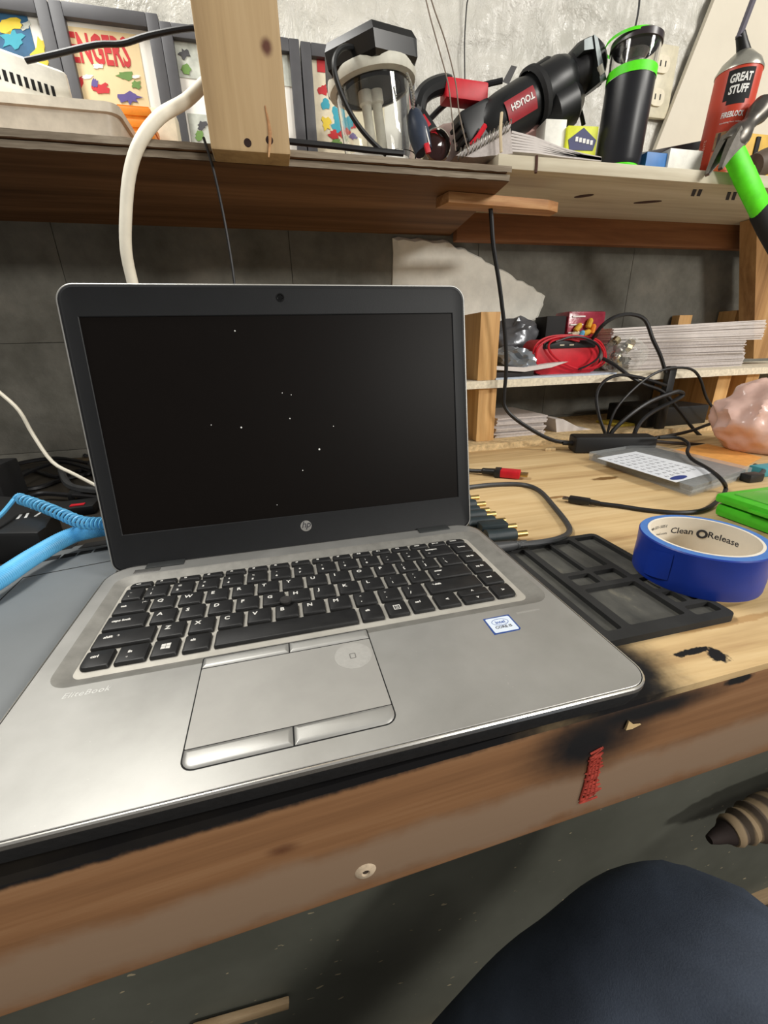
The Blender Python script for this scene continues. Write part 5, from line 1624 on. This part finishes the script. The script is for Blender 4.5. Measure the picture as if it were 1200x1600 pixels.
part('cap', B().lathe([(fr0 - 0.002, H - 0.014), (fr0 + 0.0015, H - 0.012), (fr0 + 0.0015, H - 0.004), (fr0 - 0.004, H), (0.0, H + 0.001)], FM, 48, False, False), plain('dark_cap', srgb(48, 40, 44), 0.3), t)
part('green_tab', B().lathe([(fr0 + 0.002, H - 0.006), (fr0 + 0.002, H - 0.002)], FM @ Matrix.Translation((-0.006, 0.004, 0)), 40, False, False), M['green_neon'], t)

# small blue and white carton and dark bar behind it
a_, c_ = at_y(1006, 255, 0.478), at_y(1094, 262, 0.470)
t = thing('small_carton', 'small half blue, half white carton on the edge of the white shelf', 'box', ((a_.x + c_.x) / 2, 0.49, RZ))
zt = at_y(1070, 233, 0.47).z
xm = at_y(1042, 250, 0.474).x
part('blue_end', B().box(a_.x, xm, 0.474, 0.52, RZ, zt - 0.006, 0.001), plain('carton_blue', srgb(52, 118, 186), 0.45), t)
part('white_end', B().box(xm, c_.x, 0.470, 0.52, RZ, zt, 0.001), M['white_plastic'], t)
a_, c_ = at_y(998, 240, 0.53), at_y(1090, 222, 0.56)
b = B().box(0, (c_ - a_).length + 0.06, -0.006, 0.006, -0.012, 0.0, 0.001, frame(a_, c_ - a_, (0, 0, 1)))
solo('black_bar', b, M['black'], 'thin black bar lying behind the blue and white carton', 'bar', a_)

# foam can
cb = at_y(1117, 266, 0.492)
t = thing('foam_can', 'red spray foam can with a dark straw nozzle on the white shelf', 'can', (cb.x, 0.492, RZ))
CR = 0.0325
zs = at_y(1143, 116, 0.492).z
CM = Matrix.Translation((cb.x, 0.492, 0)) @ Matrix.Rotation(radians(2.0), 4, 'Y')
CM = Matrix.Translation((cb.x, 0.492, RZ)) @ Matrix.Rotation(radians(2.5), 4, 'Y')
H = zs - RZ
part('can_body', B().lathe([(CR - 0.002, 0), (CR, 0.004), (CR, H)], CM, 48), plain('can_red', srgb(198, 66, 42), 0.4, 0, 0.06, 30), t)
part('can_dome', B().lathe([(CR + 0.001, H), (CR + 0.001, H + 0.003), (CR * 0.86, H + 0.014), (0.014, H + 0.027), (0.010, H + 0.030)], CM, 40), plain('can_tin', srgb(186, 184, 172), 0.3, 0.8), t)
nz0 = CM @ Vector((0, 0, H + 0.028))
n1, n2 = at_y(1157, 52, 0.49), at_y(1188, -30, 0.49)
nz = part('nozzle', B().tube([nz0, nz0.lerp(n1, 0.5), n1], 0.009, 12, True, [0.010, 0.008, 0.0068], smooth=3), M['black'], t)
part('straw', B().tube([n1 - (n2 - n1) * 0.1, n1.lerp(n2, 0.5), n2, n2 + (n2 - n1) * 0.5], 0.0048, 10, smooth=1), plain('straw_grey', srgb(96, 92, 104), 0.5), t)


def can_m(deg, z):
    """Frame on the can's surface: X round it to the right, Y up, Z out."""
    return CM @ Matrix.Rotation(radians(deg), 4, 'Z') @ Matrix(((1, 0, 0, 0), (0, 0, -1, -CR - 0.0006), (0, 1, 0, z), (0, 0, 0, 1)))


def can_patch(name, deg, z, poly, mat, parent, lift=0.0004):
    pts = []
    for x, y in poly:
        a_ = x / CR - pi / 2 + radians(deg)
        pts.append(CM @ Vector(((CR + lift) * cos(a_), (CR + lift) * sin(a_), z + y)))
    b_ = B()
    c_ = sum(pts, Vector()) / len(pts)
    xs_ = [p[0] for p in poly]
    b_.bm.faces.new([b_.bm.verts.new(p) for p in pts])
    return part(name, b_, mat, parent)


def can_rect(name, deg, z, w, h, mat, lift, n=8, ctop=0.0):
    b_ = B()
    b_.grid(n, 3, lambda u, v_: CM @ Vector(((CR + lift) * cos((u - 0.5) * w / CR - pi / 2 + radians(deg)), (CR + lift) * sin((u - 0.5) * w / CR - pi / 2 + radians(deg)), z + h * v_)))
    return part(name, b_, mat, t)


FD = -38
can_rect('badge', FD, H - 0.044, 0.038, 0.040, M['black_matte'], 0.0003)
can_rect('badge', FD, H - 0.050, 0.026, 0.010, M['black_matte'], 0.0003)
for s_, z_, sz in (('GREAT', H - 0.021, 0.0150), ('STUFF', H - 0.036, 0.0150)):
    text('can_lettering', s_, sz, can_m(FD, z_), M['white_ink'], t, 'CENTER', bold=0.0006, wrap=(CR, 1), shear=0.1, xs=0.66)
text('can_lettering', 'FIREBLOCK', 0.0105, can_m(FD, H - 0.067), M['white_ink'], t, 'CENTER', bold=0.0003, wrap=(CR, 1), shear=0.1, xs=0.60)
text('can_lettering', 'insulating foam sealant', 0.0034, can_m(FD, H - 0.075), M['white_ink'], t, 'CENTER', wrap=(CR, 1))
can_rect('picture', FD, H - 0.110, 0.034, 0.024, plain('can_picture', srgb(160, 120, 80), 0.5, 0, 0.4, 120), 0.0003)
for k in range(3):
    can_rect('picture_post', FD - 20 + 20 * k, H - 0.108, 0.004, 0.021, plain('can_picture_dark', srgb(66, 44, 34), 0.5), 0.0005, 2)
can_rect('panel', FD, H - 0.155, 0.036, 0.043, plain('can_orange', srgb(224, 108, 58), 0.45), 0.0003)
for k in range(5):
    can_rect('printed_line', FD, H - 0.150 + 0.0075 * k, 0.030, 0.0014, plain('can_line', srgb(196, 70, 40), 0.5), 0.0005, 6)
text('can_lettering', 'MOUSSE ISOLANTE', 0.0070, can_m(-92, H - 0.150) @ Matrix.Rotation(pi / 2, 4, 'Z'), plain('can_pale', srgb(232, 176, 160), 0.5), t)

# hammer
HY = 0.432
t = thing('hammer', 'claw hammer with neon green tape round its neck and a black grip', 'hammer', at_y(1140, 235, HY))
f0, f1 = at_y(1188, 172, HY + 0.01), at_y(1112, 262, HY)
hm = axis_frame(f0, f1)
HL = (f1 - f0).length
M['hammer'] = plain('worn_steel', srgb(112, 108, 102), 0.38, 0.9, 0.25, 60)
hp = [(0.0140, -0.012), (0.0170, -0.008), (0.0170, 0.008), (0.0125, 0.018), (0.0110, 0.030), (0.0150, 0.042), (0.0185, 0.052), (0.0185, 0.068), (0.0150, 0.074)]
part('head', B().lathe(hp, hm, 20), M['hammer'], t)
for sx in (-1, 1):
    b = B()
    l_ = []
    for k in range(7):
        u = k / 6
        w_ = 0.0150 - 0.0080 * u
        th = 0.0120 * (1 - u) + 0.0020
        z_ = 0.062 + (HL - 0.062) * u
        off = -0.002 + 0.010 * u * u
        yc = sx * (0.0078 + 0.0030 * u)
        l_.append([hm @ Vector((off + a_, yc + c_, z_)) for a_, c_ in ((-th, -w_ / 2), (th, -w_ / 2), (th, w_ / 2), (-th, w_ / 2))])
    b.rings(l_)
    part('claw', b, M['hammer'], t)
g0_, g1_ = at_y(1143, 232, HY + 0.002), at_y(1196, 345, HY - 0.008)
gm = axis_frame(g0_, g1_)
GL = (g1_ - g0_).length
part('green_tape', B().lathe([(0.0145, 0.0), (0.0165, 0.006), (0.0165, GL * 0.33), (0.0172, GL * 0.34), (0.0165, GL * 0.84), (0.0150, GL * 0.86)], gm, 20, sx=1.05, sy=0.75), M['green_neon'], t)
part('grip', B().lathe([(0.0150, GL * 0.80), (0.0185, GL * 0.86), (0.0185, GL * 1.1), (0.0160, GL * 1.5), (0.0195, GL * 2.0), (0.015, GL * 2.08)], gm, 20, sx=1.0, sy=0.8), M['black_matte'], t)

# yellow tool and dark handle at the right edge
a_ = at_y(1166, 250, 0.58)
t = thing('yellow_level', 'yellow tool body with black slots behind the hammer head', 'tool', (a_.x + 0.08, 0.60, RZ))
zt = at_y(1185, 208, 0.58).z
part('body', B().box(a_.x - 0.02, a_.x + 0.25, 0.58, 0.62, RZ, zt, 0.004), M['yellow'], t)
for k in range(3):
    part('slot', B().box(a_.x + 0.012 + 0.06 * k, a_.x + 0.022 + 0.06 * k, 0.577, 0.581, RZ + 0.03, zt - 0.006, 0.001), M['black_matte'], t)
a_, c_ = at_y(1172, 262, 0.52), at_y(1235, 238, 0.52)
b = B().lathe([(0.012, 0), (0.020, 0.006), (0.022, 0.03), (0.022, 0.10)], axis_frame(a_, c_), 20)
solo('tool_handle', b, plain('grey_brown', srgb(92, 78, 66), 0.6), 'grey brown rounded tool handle behind the green hammer neck', 'tool', a_)

# ------------------------------------------------------------------ below the bench
a_, c_ = at_y(1108, 1312, -0.02), at_y(1215, 1268, -0.02)
mm = axis_frame(a_, c_)
rb = NT('ribbed_brown')
wv = rb.n('ShaderNodeTexWave', wave_type='BANDS', bands_direction='X')
wv.inputs['Scale'].default_value = 14
wv.inputs['Distortion'].default_value = 2.5
rb.l(rb.coord(), wv.inputs['Vector'])
M['ribbed'] = rb.out(rb.ramp(wv.outputs[0], [(0.3, srgb(74, 62, 50)), (0.7, srgb(140, 120, 92))]), 0.8)
t = thing('ribbed_sleeve', 'brown ribbed sleeve with a dark pointed end sticking out under the bench', 'sleeve', a_)
part('sleeve', B().lathe([(0.009, 0.026), (0.016, 0.030), (0.0185, 0.036), (0.017, 0.044), (0.021, 0.052), (0.019, 0.060), (0.024, 0.070), (0.022, 0.078), (0.025, 0.09), (0.025, 0.2)], mm, 20), M['ribbed'], t)
lab(part('tip', B().lathe([(0.005, 0.0), (0.008, 0.010), (0.010, 0.020), (0.015, 0.030), (0.004, 0.04)], mm, 18), plain('dark_tip', srgb(40, 28, 24), 0.8), t), 'dark pointed end')
a_, c_ = at_y(300, 1606, 0.013), at_y(452, 1562, 0.013)
b = B().box(0, (c_ - a_).length, -0.003, 0.004, -0.014, 0.0, 0.002, frame(a_, c_ - a_, (0, 0, 1)))
solo('wood_strip', b, M['strip'], 'short pale wood strip low on the grey panel at the bottom of the photo', 'wood strip', a_)

# the photographer's knee
jn = NT('dark_denim')
jv = jn.noise(jn.coord(), 900, 3, 0.6)
jl = jn.noise(jn.coord(), 12, 5, 0.6)
jc = jn.ramp(jl, [(0.3, srgb(44, 52, 66)), (0.7, srgb(76, 87, 106))])
jn.bump(jv, 0.3, 0.0006)
M['denim'] = jn.out(jn.mix(jn.math('MULTIPLY', jv, 0.35), jc, srgb(120, 130, 144)), 0.7, 0, 0.4)
kn = Vector((0.335, -0.165, -0.205))
pts_ = [Vector((0.36, -0.68, -0.325)), Vector((0.37, -0.56, -0.315)), Vector((0.375, -0.44, -0.308)), Vector((0.378, -0.32, -0.302)), Vector((0.378, -0.225, -0.293)), Vector((0.372, -0.168, -0.286)), Vector((0.345, -0.142, -0.300)),
        Vector((0.30, -0.135, -0.335)), Vector((0.24, -0.128, -0.400)), Vector((0.165, -0.125, -0.50)), Vector((0.09, -0.13, -0.61)), Vector((0.05, -0.14, -0.70))]
rr_ = [0.092, 0.090, 0.086, 0.080, 0.076, 0.072, 0.071, 0.069, 0.064, 0.058, 0.052, 0.050]
b = B().tube(pts_, 0.07, 28, True, rr_, smooth=6)
for v in b.bm.verts:
    p = v.co
    f_ = noise.noise(Vector((p.x * 14, p.y * 26, p.z * 14))) * 0.004 + noise.noise(p * 40) * 0.0012
    v.co = p + Vector((f_, f_ * 0.4, f_))
t = thing('person', 'person seen only as a bent knee in dark navy trousers at the bottom right', 'person', (0.04, -0.16, -0.775))
part('trouser_leg', b, M['denim'], t, angle=1.2)
b = B()
l_ = []
for u, w_, h_, dy in ((0.0, .028, .05, .07), (0.1, .036, .075, .06), (0.45, .038, .10, .0), (0.75, .045, .06, -.07 + .13), (1.0, .040, .045, .10)):
    pass
for y_, w_, h_ in ((-0.265, .026, .06), (-0.25, .036, .085), (-0.19, .038, .11), (-0.12, .044, .075), (-0.05, .047, .055), (-0.005, .036, .045), (0.005, .02, .03)):
    l_.append([Vector((0.045 + w_ * cos(a_), y_ + 0.02, -0.775 + max(0.0, h_ * (0.5 + 0.5 * sin(a_)) if sin(a_) > -0.95 else 0.0))) for a_ in [2 * pi * k / 16 for k in range(16)]])
b.rings(l_)
part('shoe', b, M['black_matte'], t)
